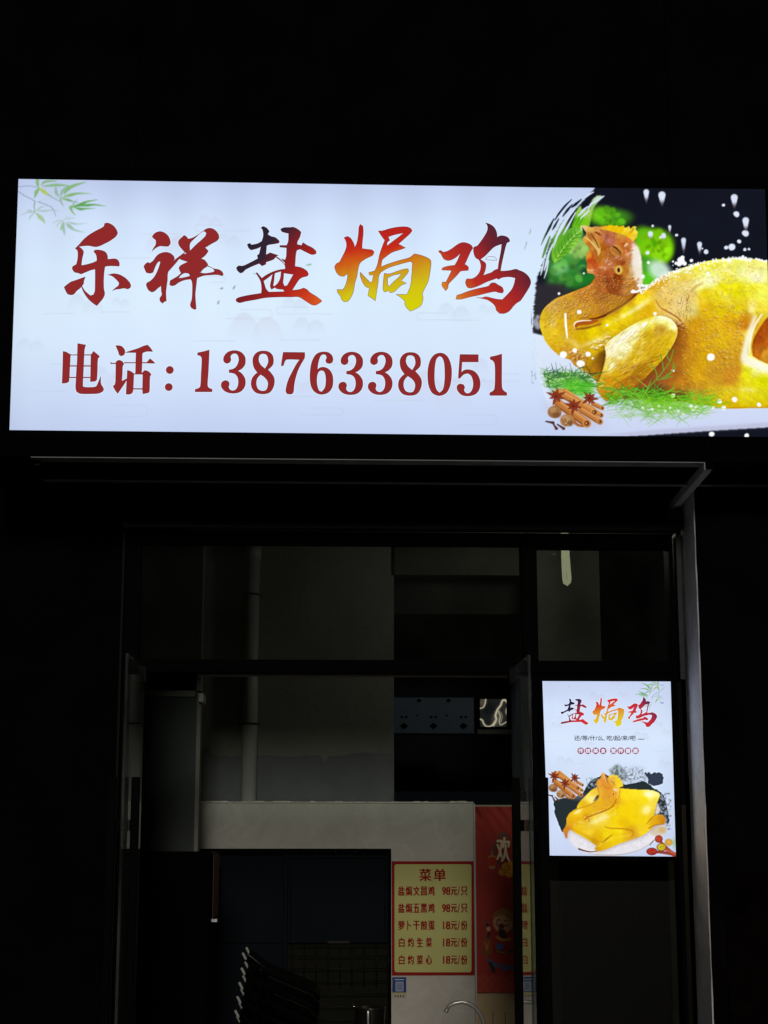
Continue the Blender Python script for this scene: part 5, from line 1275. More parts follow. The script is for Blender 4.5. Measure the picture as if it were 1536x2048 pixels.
for x0, x1, y in ((440, 740, 205), (250, 420, 495), (850, 1100, 568), (1180, 1310, 780), (420, 560, 900), (130, 260, 690), (1050, 1300, 1000)): P.stroke([(x0, y), (x1, y)], 1.5, (190, 200, 220), .5, 2, 2)
# sprig at the upper right, mirrored
maple(P, -0.262, 1410, 82) if False else None
def mp(px, py): return 1345 - px * .245, 70 + py * .36
class _M:  # the same sprig mirrored into this print
    @staticmethod
    def stroke(pts, w, col, a, f, sub):
        ww = [q * 1.0 for q in w] if isinstance(w, list) else w
        P.stroke([mp(*p) for p in pts], [max(1.2, q * .32) for q in ww] if isinstance(ww, list) else max(1.2, ww * .32), col, a, 2.2, sub)
maple(_M, 1.0, 0, 0)
P.stroke([(1255, 315), (1280, 316)], 3, (60, 60, 90), .8, 2, 2)
# ink splash
P.over(P.poly([(760, 960), (800, 935), (830, 905), (870, 925), (905, 960), (930, 1000), (920, 1060), (860, 1060), (800, 1030)], 12) * np.clip(.8 + .6 * P.noise(24, 3), 0, 1), (78, 92, 84), .85)
P.over(P.poly([(880, 990), (960, 950), (1060, 960), (1130, 1000), (1130, 1070), (1000, 1085), (900, 1080)], 26) * np.clip(.6 + .9 * P.noise(16, 3), 0, 1), (120, 132, 146), .8)
for i in range(150):
    x, y = 880 + 230 * rs.rand(), 930 + 160 * rs.rand(); P.ell(x, y, 3 + 5 * rs.rand(), 3 + 4 * rs.rand(), (110, 122, 130) if rs.rand() < .5 else (226, 232, 244), .4, 3)
blob = [(232,1262),(300,1235),(400,1225),(500,1200),(540,1130),(570,1085),(610,1050),(660,1030),(700,1000),(860,1060),(900,1110),(960,1095),(1040,1080),(1080,1068),(1130,1090),(1180,1135),(1250,1170),(1290,1220),(1310,1300),(1322,1370),(1335,1440),(1322,1485),(1250,1400),(900,1420),(400,1500),(310,1560),(290,1510),(262,1440),(240,1380),(244,1330),(228,1300)]
nb = P.noise(26, 3) * .45
bmk = P.poly(blob, 6)
P.over(np.clip((bmk + nb * .5 - .25) * 6, 0, 1) * (P.poly(blob, 20) > .1), (34, 44, 46), .97)
for i in range(260):
    x, y = 1240 + 110 * rs.rand(), 1180 + 360 * rs.rand(); P.ell(x, y, 3 + 8 * rs.rand(), 3 + 6 * rs.rand(), (206, 216, 236) if rs.rand() < .6 else (70, 80, 90), .5, 4)
for i in range(140):
    x, y = 540 + 110 * rs.rand(), 1030 + 110 * rs.rand(); P.ell(x, y, 2 + 6 * rs.rand(), 2 + 5 * rs.rand(), (190, 204, 226) if rs.rand() < .6 else (60, 74, 76), .5, 3)
P.over(np.clip((P.poly([(1100, 990), (1108, 980), (1125, 996), (1140, 978), (1152, 996), (1175, 1000), (1190, 984), (1215, 990), (1238, 980), (1268, 1000), (1282, 1030), (1274, 1060), (1276, 1088), (1240, 1100), (1190, 1114), (1160, 1096), (1130, 1092), (1136, 1050), (1122, 1030)], 5, False) + .25 * P.noise(18, 2) - .3) * 4, 0, 1), (44, 52, 72), .95)
# plate with salt
pl = P.poly([(340, 1560), (420, 1520), (900, 1480), (1200, 1400), (1300, 1470), (1290, 1560), (1190, 1650), (1050, 1730), (880, 1770), (700, 1775), (560, 1760), (460, 1720), (380, 1640)], 10)
P.over(pl, (232, 228, 234), .95)
for i in range(500):
    x, y = 360 + 900 * rs.rand(), 1500 + 260 * rs.rand()
    if inside(x, y, [(360, 1560), (1290, 1440), (1290, 1560), (1050, 1720), (700, 1765), (460, 1715)]): P.ell(x, y, 4 + 5 * rs.rand(), 3 + 4 * rs.rand(), (250, 248, 250) if rs.rand() < .6 else (206, 200, 208), .5, 3)
P.stroke([(560, 1760), (700, 1776), (880, 1770), (1050, 1728), (1180, 1650)], [3, 5, 5, 4, 3], (176, 164, 150), .6, 4)
P.stroke([(470, 1718), (520, 1735), (580, 1745), (650, 1738)], [9, 7, 5, 3], (104, 58, 44), .9, 3)
P.ell(1230, 1545, 75, 50, (206, 186, 150), .7, 24); P.ell(1270, 1535, 34, 30, (214, 170, 90), .6, 14)
# the bird
out = [(455,1300),(490,1250),(540,1200),(598,1146),(640,1130),(636,1080),(652,1050),(685,1040),(678,1010),(700,985),(716,995),(745,1040),(765,1015),(790,1008),(812,1020),(836,1014),(845,1035),(866,1042),(868,1060),(886,1085),(892,1112),(870,1125),(852,1132),(900,1138),(1000,1146),(1100,1150),(1180,1156),(1240,1180),(1246,1210),(1222,1270),(1204,1340),(1196,1398),(1240,1386),(1280,1398),(1302,1430),(1294,1478),(1200,1492),(1150,1540),(1080,1590),(1000,1622),(940,1642),(850,1672),(780,1702),(700,1732),(640,1742),(618,1712),(636,1690),(590,1655),(520,1610),(450,1572),(385,1532),(364,1560),(360,1615),(340,1612),(325,1565),(312,1545),(345,1490),(350,1430),(368,1390),(410,1350),(448,1332)]
C = [(620,1180,236,198,70),(560,1230,250,226,120),(520,1280,226,178,30),(640,1100,226,160,70),(700,1020,226,150,70),(700,1080,222,140,50),(760,1120,218,138,50),(740,1200,224,150,46),(800,1190,224,150,60),(820,1240,226,160,30),(760,1290,222,158,40),(660,1290,226,170,30),(680,1330,222,160,36),(560,1330,230,178,30),(450,1370,244,206,60),(400,1400,234,184,24),(390,1460,228,164,30),(450,1440,226,168,20),(360,1530,206,128,40),(345,1590,190,116,60),(550,1420,206,140,20),(500,1480,238,196,30),(560,1560,240,204,60),(620,1440,244,214,80),(700,1400,246,220,120),(800,1400,240,204,20),(780,1340,236,196,16),(900,1200,246,214,30),(1000,1180,248,218,40),(1000,1300,240,202,14),(1100,1250,244,210,20),(1150,1200,255,244,170),(1200,1190,252,240,160),(1210,1250,236,206,70),(1130,1340,248,226,120),(1100,1440,242,206,24),(1180,1370,236,196,40),(900,1350,240,202,12),(1000,1420,240,204,14),(1250,1420,206,140,20),(1200,1450,222,160,30),(1280,1440,196,124,30),(900,1470,232,186,12),(960,1560,200,140,20),(1000,1600,216,160,60),(1080,1560,240,204,40),(850,1540,246,216,30),(950,1570,236,190,40),(820,1600,236,196,16),(740,1580,240,206,20),(700,1680,226,180,20),(640,1720,206,150,30),(650,1600,226,176,16),(620,1640,196,140,20),(560,1620,226,180,20),(450,1540,236,190,20),(840,1060,240,200,30),(800,1060,222,170,90),(860,1100,246,212,50)]
P.over(P.poly([(x + 8, y + 10) for x, y in out], 16), (120, 100, 90), .35)
P.over(P.poly(out, 3), P.field(C, 34, 2.0) * (1 + .012 * P.noise(50, 2) + .02 * P.noise(9, 2))[..., None] * np.array([1.03, 1.05, 0.9]))
for i in range(210):
    x, y = 420 + 420 * rs.rand(), 1330 + 190 * rs.rand()
    if abs((y - 1490) + (x - 480) * .42) < 60: P.ell(x, y, 6, 4, (255, 246, 190), .45, 4); P.ell(x + 5, y + 5, 5, 3, (206, 150, 20), .3, 4)
for i in range(90):
    x, y = 600 + 240 * rs.rand(), 1200 + 140 * rs.rand(); P.stroke([(x, y), (x + 16, y - 8)], 2, (240, 190, 110) if i % 2 else (190, 116, 36), .4, 2, 2)
P.over(P.poly([(604, 1258), (620, 1225), (655, 1198), (664, 1212), (650, 1240), (620, 1258)], 4), (44, 40, 34), .95)
P.stroke([(664, 1200), (640, 1250), (590, 1290), (470, 1330), (390, 1370)], [3, 5, 5, 4, 2], (196, 132, 24), .75, 5)
P.stroke([(830, 1240), (790, 1310), (720, 1350), (640, 1380), (560, 1410), (515, 1440)], [4, 6, 7, 6, 6, 3], (176, 104, 16), .8, 5)
P.stroke([(360, 1520), (440, 1545), (540, 1590), (620, 1640), (700, 1650)], [3, 4, 6, 6, 3], (206, 146, 20), .6, 7)
P.stroke([(720, 1505), (780, 1520), (900, 1525), (980, 1545), (992, 1580), (970, 1605)], [4, 6, 7, 6, 5, 3], (186, 124, 20), .75, 5)
P.stroke([(700, 1660), (740, 1620), (790, 1580)], [7, 8, 3], (150, 92, 20), .6, 6); P.stroke([(640, 1700), (720, 1650), (820, 1610), (960, 1590)], [3, 6, 6, 3], (248, 226, 90), .5, 8)
P.stroke([(1196, 1400), (1150, 1440), (1120, 1480)], [4, 6, 3], (186, 116, 20), .7, 5); P.stroke([(1140, 1520), (1200, 1490), (1290, 1480)], [4, 6, 3], (176, 104, 30), .7, 5)
P.over(P.poly([(1222, 1270), (1250, 1340), (1240, 1375), (1200, 1398), (1204, 1340)], 5), (236, 222, 220), .9)
P.stroke([(700, 985), (720, 1030), (742, 1080)], [3, 6, 4], (240, 190, 130), .9, 3); P.stroke([(718, 1000), (735, 1050), (750, 1085)], [2, 4, 3], (110, 60, 30), .8, 2.5)
P.stroke([(640, 1085), (655, 1150), (665, 1195)], [3, 5, 3], (176, 100, 36), .6, 4)
P.stroke([(850, 1135), (846, 1180), (838, 1230)], [3, 5, 4], (250, 226, 120), .6, 4); P.stroke([(862, 1130), (860, 1180), (846, 1236)], [2, 4, 3], (190, 130, 20), .55, 4)
P.stroke([(700, 1100), (730, 1130), (770, 1140)], [3, 5, 2], (186, 112, 40), .5, 5); P.stroke([(680, 1030), (668, 1060), (676, 1090)], [3, 6, 3], (244, 190, 120), .5, 4)
P.stroke([(780, 1065), (800, 1080), (815, 1105)], [2, 4, 2], (150, 90, 40), .8, 3); P.ell(820, 1150, 24, 14, (250, 226, 200), .7, 8, .5)
P.ell(800, 1192, 14, 18, (240, 186, 60), .9, 5); P.ell(800, 1192, 6, 10, (120, 60, 20), .9, 3)
for x, y in ((770, 1025), (800, 1015), (830, 1022), (855, 1048), (875, 1075), (880, 1105)): P.ell(x, y, 16, 13, (246, 214, 60), .85, 5)
P.stroke([(640, 1095), (660, 1060), (700, 1060)], [4, 8, 3], (206, 120, 60), .5, 6)
P.ell(530, 1500, 60, 40, (232, 190, 40), .35, 20); P.ell(600, 1240, 40, 24, (255, 246, 170), .7, 16, -.8); P.ell(460, 1360, 40, 12, (255, 248, 200), .7, 9, -.5)
P.ell(1140, 1195, 40, 22, (255, 250, 220), .7, 12); P.ell(1120, 1345, 34, 40, (255, 246, 190), .5, 14, .5); P.ell(660, 1440, 90, 22, (255, 250, 200), .45, 16, -.4)
# spoons of spice at the lower right
P.stroke([(1235, 1625), (1300, 1700), (1390, 1780)], [10, 16, 20], (156, 66, 46), .95, 3); P.stroke([(1180, 1745), (1280, 1752), (1390, 1770)], [12, 14, 18], (150, 60, 44), .95, 3); P.stroke([(1290, 1720), (1340, 1740), (1395, 1765)], [8, 12, 14], (186, 92, 66), .95, 3)
for x, y, rx, ry, c, d in ((1236, 1622, 38, 36, (186, 66, 50), (130, 48, 38)), (1170, 1742, 52, 36, (176, 52, 40), (120, 30, 28)), (1262, 1702, 46, 40, (196, 180, 40), (140, 60, 30)), (1332, 1655, 40, 36, (214, 168, 80), (200, 160, 100))):
    P.ell(x, y, rx, ry, d, 1, 5); P.ell(x, y - 2, rx * .84, ry * .8, c, 1, 5)
    for q in range(26): P.ell(x + jit(rs, rx * .6), y + jit(rs, ry * .55), 4, 4, (min(255, c[0] + 40), min(255, c[1] + 50), c[2] + 10) if q % 2 else (c[0] - 50, max(0, c[1] - 50), 10), .6, 3)
P.stroke([(1150, 1680), (1175, 1650), (1195, 1630)], [3, 4, 2], (96, 50, 40), .9, 2); P.ell(1385, 1660, 14, 40, (130, 180, 80), .5, 14)
spices(P, lambda x, y: (170 + (x - 305) * .502 + 0, 955 + (y - 950) * .60 + 6), .52)
P.sharpen(9, 0.35)
POSTER = P

# ------------------------------------------------ red banner (photo px)
P = Paint(944, 1606, 1164, 1990, 1.0, 41)
X, Y = P.GX, P.GY; rs = P.rs
P.img[:] = np.array((160, 46, 38)) / 255
P.img *= (1 + .05 * P.noise(60, 3))[..., None]
rim_ = (196, 150, 60); dkc = (52, 26, 24)
def B(pts, w, c, a=1, f=.6): P.stroke(pts, w, c, a, f, 5)
# ring frame round the character
P.over(P.poly([(1004, 1668), (1022, 1678), (1046, 1696), (1040, 1720), (1022, 1738), (1004, 1736), (990, 1718), (984, 1700), (992, 1682)], 1), (110, 66, 50), .55)
P.over(P.poly([(1004, 1676), (1020, 1684), (1038, 1698), (1034, 1716), (1020, 1730), (1004, 1728), (994, 1714), (990, 1700), (996, 1686)], 1), (150, 34, 26), 1)
B([(993, 1692), (985, 1704), (988, 1718), (1000, 1728)], 1.6, (60, 80, 76), .9)
B([(998, 1672), (1006, 1667), (1014, 1674)], 2.4, (70, 84, 78), .9)
# lantern
P.ell(984, 1723, 10, 10.5, (186, 50, 30), 1, 1); B([(978, 1714), (984, 1712), (990, 1714)], 1.2, rim_); B([(978, 1733), (990, 1733)], 1.0, rim_)
for dx in (-5, 0, 5): B([(984 + dx * .7, 1714), (984 + dx, 1723), (984 + dx * .7, 1732)], .5, (110, 24, 20), .8)
B([(984, 1712), (984, 1702)], .7, rim_); B([(980, 1736), (989, 1736)], .8, (220, 196, 140))
# cloud curl
for x, y, r in ((1004, 1744, 7), (1012, 1734, 9), (1022, 1730, 8), (1018, 1746, 9), (1028, 1742, 8)): P.ell(x, y, r, r, (206, 140, 34), 1, 1)
B([(1003, 1742), (1008, 1738), (1012, 1743), (1007, 1747)], .7, (120, 60, 20)); B([(1012, 1733), (1018, 1730), (1020, 1737), (1014, 1740)], .7, (120, 60, 20))
# a plain jolly festival figure in red with a beard
P.over(P.poly([(976, 1862), (990, 1856), (1004, 1866), (1022, 1870), (1040, 1876), (1046, 1930), (1030, 1936), (990, 1928), (984, 1900)], 1), (160, 40, 30), 1)
P.ell(1006, 1845, 20, 21, (205, 150, 110), 1, 1)
P.over(P.poly([(984, 1836), (990, 1824), (1004, 1816), (1018, 1820), (1028, 1832), (1034, 1850), (1028, 1856), (1020, 1840), (1006, 1829), (992, 1834)], 1), (150, 110, 40), 1)
P.over(P.poly([(997, 1857), (1010, 1860), (1014, 1872), (1007, 1880), (999, 1870)], 1), dkc, 1); P.ell(1003, 1853, 5, 5, (110, 30, 30), 1, .8)
B([(993, 1842), (997, 1839), (1001, 1842)], .8, dkc); B([(1009, 1843), (1013, 1840), (1018, 1843)], .8, dkc); B([(992, 1848), (998, 1852), (1003, 1848), (1010, 1852), (1017, 1848)], .9, dkc)
P.ell(993, 1847, 3, 3, (200, 90, 70), .8, 1); P.ell(1016, 1850, 3, 3, (200, 90, 70), .8, 1)
B([(994, 1874), (1006, 1880), (1020, 1878)], 2.2, (190, 150, 50))
P.ell(974, 1893, 11, 19, (120, 84, 36), 1, 1.2); P.ell(973, 1892, 8, 12, (150, 60, 30), 1, 1.2)
for i in range(12): B([(968 + 10 * rs.rand(), 1882 + 20 * rs.rand()), (970 + 8 * rs.rand(), 1884 + 20 * rs.rand())], .6, (190, 120, 50), .8)
P.ell(1000, 1893, 8, 7, (70, 100, 160), 1, 1); B([(990, 1900), (1000, 1905), (1014, 1904), (1026, 1899)], 2.2, (60, 40, 34)); B([(992, 1901), (1002, 1905), (1014, 1904)], .8, (200, 160, 60))
for pts in ([(975, 1918), (984, 1926), (994, 1932)], [(1000, 1928), (1008, 1938), (1016, 1934)], [(1018, 1930), (1026, 1938), (1034, 1930)]): B(pts, [2, 4, 3], (60, 96, 150))
B([(980, 1926), (986, 1938), (988, 1944)], [3, 4, 3], (44, 46, 48))
B([(972, 1845), (978, 1858), (976, 1874)], [2, 2.6, 2], dkc); B([(968, 1845), (982, 1844)], .8, (140, 110, 90))
P.ell(977, 1858, 4, 5, (205, 170, 140), 1, 1)
# wave scales at the bottom
for j in range(5):
    for i in range(8):
        cx, cy = 950 + i * 18 + (9 if j % 2 else 0), 1958 + j * 9
        for r in (8, 5, 2.5): B([(cx - r, cy), (cx - r * .7, cy - r * .7), (cx, cy - r), (cx + r * .7, cy - r * .7), (cx + r, cy)], .5, (196, 120, 90), .5 if cy > 1945 else .3)
BANNER = P
# ================================================================== THE SIGNS
def ytop(x): return np.interp(x, [37, 1040, 1530], [358, 374.5, 378.3])
def ybot(x): return np.interp(x, [19, 1040, 1545], [860, 870.7, 874.0])
m_bg = mat_attr('backlit_film'); m_pic = mat_attr('glowing_print')
sign = thing('lit_shop_sign', 'long brightly lit shop sign with red brush characters and a yellow chicken', 'shop sign', (WX(768, 600, YS), YS + 0.1, WZ(768, 866, YS)))
xsl, xsr = WX(26, 610, YS), WX(1541, 610, YS)
zs0, zs1 = WZ(768, 874, YS), WZ(768, 362, YS)
box('case', xsl - 0.03, xsr + 0.03, YS + 0.012, YS + 0.20, zs0 - 0.075, zs1 + 0.05, M['canopy'], sign, 0.004)
XJ = 1062.0
sgl = print_sheet('printed_face', [(37, 358), (XJ, ytop(XJ)), (XJ, ybot(XJ)), (19, 860)], 1.7, YS, SIGN_BG, lambda x, y: (x, y), m_bg, sign)
sgr = print_sheet('chicken_picture', [(XJ, ytop(XJ)), (1530, 378.3), (1546, 874), (XJ, ybot(XJ))], 1.05, YS, SIGN_PIC, ztf, m_pic, sign)

def P3(x, y, Y=YS): return tuple(at(x, y, Y))
ramps = {
 'yan': mat_ramp_emit('ink_dark_to_red', P3(478, 478), P3(640, 610), [(0.0, (34, 34, 48)), (0.26, (52, 36, 50)), (0.46, (134, 32, 34)), (0.72, (182, 40, 28)), (0.86, (204, 66, 30)), (1.0, (216, 96, 34))]),
 'ju': mat_ramp_emit('ink_red_to_yellow', P3(752, 448), P3(782, 620), [(0.0, (176, 28, 32)), (0.26, (196, 44, 26)), (0.42, (204, 92, 26)), (0.6, (206, 158, 30)), (0.78, (210, 196, 20)), (1.0, (214, 208, 10))]),
 'ji': mat_ramp_emit('ink_orange_to_dark', P3(885, 590), P3(1030, 470), [(0.0, (222, 160, 44)), (0.14, (206, 96, 38)), (0.34, (186, 48, 36)), (0.58, (160, 38, 40)), (0.78, (96, 36, 48)), (1.0, (52, 36, 60))])}
YLt = YS - 0.0015
for key, nm in (('le', 'le'), ('xiang', 'xiang'), ('yan', 'yan'), ('ju', 'ju'), ('ji', 'ji')):
    tf, O, H = G[key]
    glyph('brush_character', O, H, tf, YLt, [ramps.get(key, M['sign_red']), M['rim'], M['halo']], sign)
for key in ('dian', 'hua', 'dot_a', 'dot_b'):
    tf, O, H = G[key]
    glyph('printed_character' if key[0] != 'd' or key == 'dian' else 'colon_dot', O, H, tf, YLt, [M['sign_red'], M['rim'], M['halo']], sign, rim=0.5)
for d, tf, O, H in DIG:
    glyph('digit', O, H, tf, YLt, [M['sign_red'], M['rim'], M['halo']], sign, rim=0.5, ang=50)

# small poster light box
YP0 = -0.055
post = thing('lit_poster_box', 'small bright upright light box poster of a yellow chicken on ink splash', 'light box', (WX(1218, 1540, YP0), YP0 + 0.03, WZ(1218, 1713, YP0)))
box('case', WX(1080, 1540, YP0) , WX(1357, 1540, YP0), YP0 + 0.004, YP0 + 0.034, WZ(1218, 1722, YP0), WZ(1218, 1354, YP0), M['frame'], post, 0.003)
print_sheet('printed_face', [(1084.8, 1362.2), (1341.2, 1363), (1351.8, 1713), (1097, 1711)], 1.0, YP0, POSTER, lambda x, y: ((x - 1060) * QS, (y - 1340) * QS), m_pic, post)

def remap(tf, O, box0, box1):
    """letter outline from its place on the big sign into a new photo-pixel rectangle"""
    (a0, b0, a1, b1), (c0, d0, c1, d1) = box0, box1
    return lambda p: (c0 + (tf(p)[0] - a0) / (a1 - a0) * (c1 - c0), d0 + (tf(p)[1] - b0) / (b1 - b0) * (d1 - d0))
def Q3(x, y): return tuple(at(x, y, YP0))
r2 = {'yan': mat_ramp_emit('ink_dark_to_red_small', Q3(1128, 1404), Q3(1172, 1448), [(0.0, (24, 22, 66)), (0.3, (48, 30, 72)), (0.5, (150, 40, 60)), (0.75, (206, 44, 56)), (1.0, (214, 60, 60))]),
      'ju': mat_ramp_emit('ink_red_to_yellow_small', Q3(1214, 1396), Q3(1222, 1452), [(0.0, (206, 40, 54)), (0.26, (212, 60, 44)), (0.45, (222, 130, 44)), (0.65, (222, 180, 50)), (1.0, (228, 214, 40))]),
      'ji': mat_ramp_emit('ink_red_to_dark_small', Q3(1262, 1444), Q3(1308, 1412), [(0.0, (214, 80, 70)), (0.3, (204, 48, 60)), (0.6, (186, 44, 62)), (1.0, (66, 36, 84))])}
for key, b0, b1 in (('yan', (471, 452, 645, 611), (1121, 1397, 1177.5, 1449.7)), ('ju', (669, 448, 863, 623), (1184.8, 1395.2, 1248.8, 1453.6)), ('ji', (877, 445, 1062, 627), (1253.8, 1393.5, 1314.3, 1454))):
    tf, O, H = G[key]
    glyph('brush_character', O, H, remap(tf, O, b0, b1), YP0 - 0.001, [r2[key], M['rim'], M['halo']], post, rim=0.0, halo=1.3)

# ------------------------------------------------------------------ typeset words
def words(name, body, x0, x1, y0, y1, Y, mat, parent, bold=0.0, thick=0.0):
    """built-in font text as a thin mesh stretched over a photo-pixel rectangle"""
    cu = bpy.data.curves.new(name, 'FONT')
    cu.body = body
    cu.resolution_u = 3
    tmp = bpy.data.objects.new(name, cu)
    COL.objects.link(tmp)
    bpy.context.view_layer.update()
    me = bpy.data.meshes.new_from_object(tmp)
    bpy.data.objects.remove(tmp); bpy.data.curves.remove(cu)
    n = len(me.vertices)
    co = np.empty(n * 3, np.float32); me.vertices.foreach_get('co', co); co = co.reshape(-1, 3)
    mn, mx = co.min(0), co.max(0)
    PX = x0 + (co[:, 0] - mn[0]) / (mx[0] - mn[0] + 1e-9) * (x1 - x0)
    PY = y1 + (co[:, 1] - mn[1]) / (mx[1] - mn[1] + 1e-9) * (y0 - y1)
    # heavier strokes: the outline is laid down several times, a fraction of a stroke apart
    W = bold * 50
    sh = [(0, 0)] if bold <= 0 else [(-W / 2, 0), (W / 2, 0), (0, -W / 3), (0, W / 3)]
    loops = [list(p.vertices) for p in me.polygons]
    V, Fc = [], []
    for k, (dx, dy) in enumerate(sh):
        q = at_np(np.clip(PX + dx, x0, x1).astype(float), np.clip(PY + dy, y0, y1).astype(float), Y - 0.0001 * k)
        V += [tuple(r) for r in q]; Fc += [[i + k * n for i in l] for l in loops]
    me = bpy.data.meshes.new(name)
    me.from_pydata(V, [], Fc)
    me.materials.clear()
    me.update()
    return link(name, me, mat, parent)
ink = mat_emit('poster_ink', rgb(44, 52, 64))
pur = mat_emit('poster_purple', rgb(150, 40, 84))
wht = mat_emit('poster_white', rgb(232, 236, 250))
words('slogan', '还/等/什/么, 吃/起/来/吧', 1148.5, 1271, 1471, 1481.5, YP0 - 0.001, ink, post, 0.008)
words('slogan_dots', '……', 1275.5, 1289, 1477.5, 1479.5, YP0 - 0.001, ink, post, 0.02)
for i, ch in enumerate('传统美食营养健康'):
    cx = (1161.5, 1176, 1191.3, 1206.3, 1227, 1241.5, 1256, 1271)[i]
    me_o = glyph('round_badge', [circ(cx, 1501.7, 6.6, 20)], [], lambda p: p, YP0 - 0.001, [pur], post, rim=0, halo=0)
    words('badge_character', ch, cx - 4.7, cx + 4.7, 1497, 1506.4, YP0 - 0.0022, wht, me_o, 0.016)

# ------------------------------------------------------------------ menu board
YM = YB - 0.012
menu = thing('menu_board', 'yellow menu board with red border listing five dishes on the tiles', 'menu', tuple(at(866, 1950, YM)))
def sheet(name, x0, x1, y0, y1, Y, th, mat, parent, r=0.0):
    if r == 0: return pbox(name, x0, x1, y0, y1, Y, th, mat, parent)
    pts = []
    for cx, cy, a0 in ((x1 - r, y0 + r, -90), (x1 - r, y1 - r, 0), (x0 + r, y1 - r, 90), (x0 + r, y0 + r, 180)):
        for k in range(5):
            a = math.radians(a0 + 22.5 * k); pts.append((cx + r * math.cos(a), cy + r * math.sin(a)))
    bm = bmesh.new()
    f = bm.faces.new([bm.verts.new(at(x, y, Y)) for x, y in pts])
    q = bmesh.ops.extrude_face_region(bm, geom=[f]); bmesh.ops.translate(bm, vec=(0, th, 0), verts=[v for v in q['geom'] if isinstance(v, bmesh.types.BMVert)])
    return done(bm, name, mat, parent)
sheet('red_border', 783.7, 948.3, 1722.5, 1950.5, YM, 0.004, mat_pbr('menu_red', rgb(150, 34, 32), 0.6, spec=0.05), menu)
sheet('yellow_field', 789, 943, 1728.5, 1944.5, YM - 0.0012, 0.001, mat_pbr('menu_yellow', rgb(196, 194, 124), 0.6, spec=0.1, noise=0.04, nscale=3), menu, 4.5)
mk = mat_pbr('menu_ink', rgb(150, 24, 24), 0.6, spec=0.1)
YT = YM - 0.0018
words('menu_title', '菜', 839, 862.5, 1737.5, 1762, YT, mk, menu, 0.032)
words('menu_title', '单', 867.5, 891.5, 1737.5, 1762, YT, mk, menu, 0.032)
rows = (('盐焗文昌鸡', '98元/只', 1782), ('盐焗五黑鸡', '98元/只', 1816.3), ('萝卜干煎蛋', '18元/份', 1850.7), ('白灼生菜', '18元/份', 1885), ('白灼菜心', '18元/份', 1919.8))
for nm, pr, cy in rows:
    n = len(nm)
    for i, ch in enumerate(nm):
        w = 12.6 if n == 5 else 12.0
        x0 = 796.5 + i * (869.2 - 796.5 - w) / (n - 1) if n == 5 else 797.5 + i * 18.1
        ww = w * (.72 if ch == '卜' else 1)
        words('dish_character', ch, x0 + (w - ww) / 2 * (1.6 if ch == '卜' else 1), x0 + (w - ww) / 2 + ww, cy - 9.2, cy + 9.2, YT, mk, menu, 0.028)
    words('price', pr[:2], 884.2 if pr[0] == '9' else 886, 900.3, cy - 8, cy + 8, YT, mk, menu, 0.035)
    words('price', pr[2], 901.5, 914.5, cy - 8.5, cy + 8.5, YT, mk, menu, 0.03)
    words('price', '/', 915.3, 919.6, cy - 9, cy + 9, YT, mk, menu, 0.02)
    words('price', pr[4], 922, 934.8, cy - 9.2, cy + 9.2, YT, mk, menu, 0.028)

# sticker below the menu (its square code is left out)
st = thing('payment_sticker', 'small blue and white sticker on the tiles under the menu board', 'sticker', tuple(at(798, 1994, YM)))
sheet('blue_field', 784.5, 812.5, 1954.5, 1990, YM + 0.004, 0.003, mat_pbr('sticker_blue', rgb(44, 70, 130), 0.6, spec=0.1), st)
sheet('white_square', 791, 807, 1963.5, 1983, YM + 0.003, 0.0008, mat_pbr('sticker_white', rgb(150, 158, 180), 0.6), st, 1.2)
sheet('inner_square', 793, 805, 1966, 1980.5, YM + 0.0022, 0.0006, mat_pbr('sticker_grey', rgb(108, 122, 150), 0.5), st)
sheet('yellow_band', 784.7, 812.3, 1985, 1988.8, YM + 0.0028, 0.0008, mat_pbr('sticker_yellow', rgb(176, 160, 80), 0.5), st)
sheet('white_foot', 785, 813, 1988.8, 1995, YM + 0.003, 0.003, mat_pbr('sticker_foot', rgb(170, 170, 160), 0.6), st)
sheet('caption_line', 789, 808, 1958.5, 1960, YM + 0.0032, 0.0006, mat_pbr('sticker_caption', rgb(190, 200, 220), 0.5), st)
for k in range(4): sheet('foot_mark', 789 + 5.4 * k, 792 + 5.4 * k, 1990, 1994, YM + 0.0022, 0.0006, mat_pbr('sticker_mark', rgb(90, 70, 60), 0.5), st)

# banner
YR = YB + 0.012
ban = thing('red_banner', 'red hanging cloth banner with a laughing bearded figure, beside the menu', 'banner', tuple(at(1050, 1984, YR)))
bo = print_sheet('banner_cloth', [(948.5, 1613), (1160, 1614), (1162, 1986), (950.5, 1985)], 1.2, YR, BANNER, lambda x, y: (x, y), mat_attr('banner_cloth', False), ban)
me = bo.data
co = np.empty(len(me.vertices) * 3, np.float32); me.vertices.foreach_get('co', co); co = co.reshape(-1, 3)
zt_ = co[:, 2].max(); xl_ = co[:, 0].min()
u, v = (co[:, 0] - xl_) * 3.3, (zt_ - co[:, 2]) * 3.3
fold = 0.006 * np.exp(-v * 3) * np.sin((u - v * .8) * 26) + 0.0035 * np.sin(u * 11 + v * 1.7)
for (a, b, c, k) in ((0.15, 0.1, 0.9, .012), (0.3, 0.25, 0.75, .010)):
    dd = (u - a) * c - (v - b) * (1 - c) * 1.4
    fold += k * np.exp(-(dd / .05) ** 2) * np.exp(-v * 1.6)
co[:, 1] -= fold.astype(np.float32)
me.vertices.foreach_set('co', co.ravel()); me.update()
for p in me.polygons: p.use_smooth = True
words('welcome_character', '欢', 993, 1020, 1674, 1724, YR - 0.018, mat_pbr('banner_white', rgb(226, 200, 170), 0.7), ban, 0.045)
bd = pbox('beige_notice', 951, 1160, 1987, 2120, YR + 0.01, 0.004, mat_pbr('beige_paper', rgb(186, 160, 124), 0.8, noise=0.05))
tag(bd, 'beige paper notice with fine vertical lines under the red banner', 'notice')
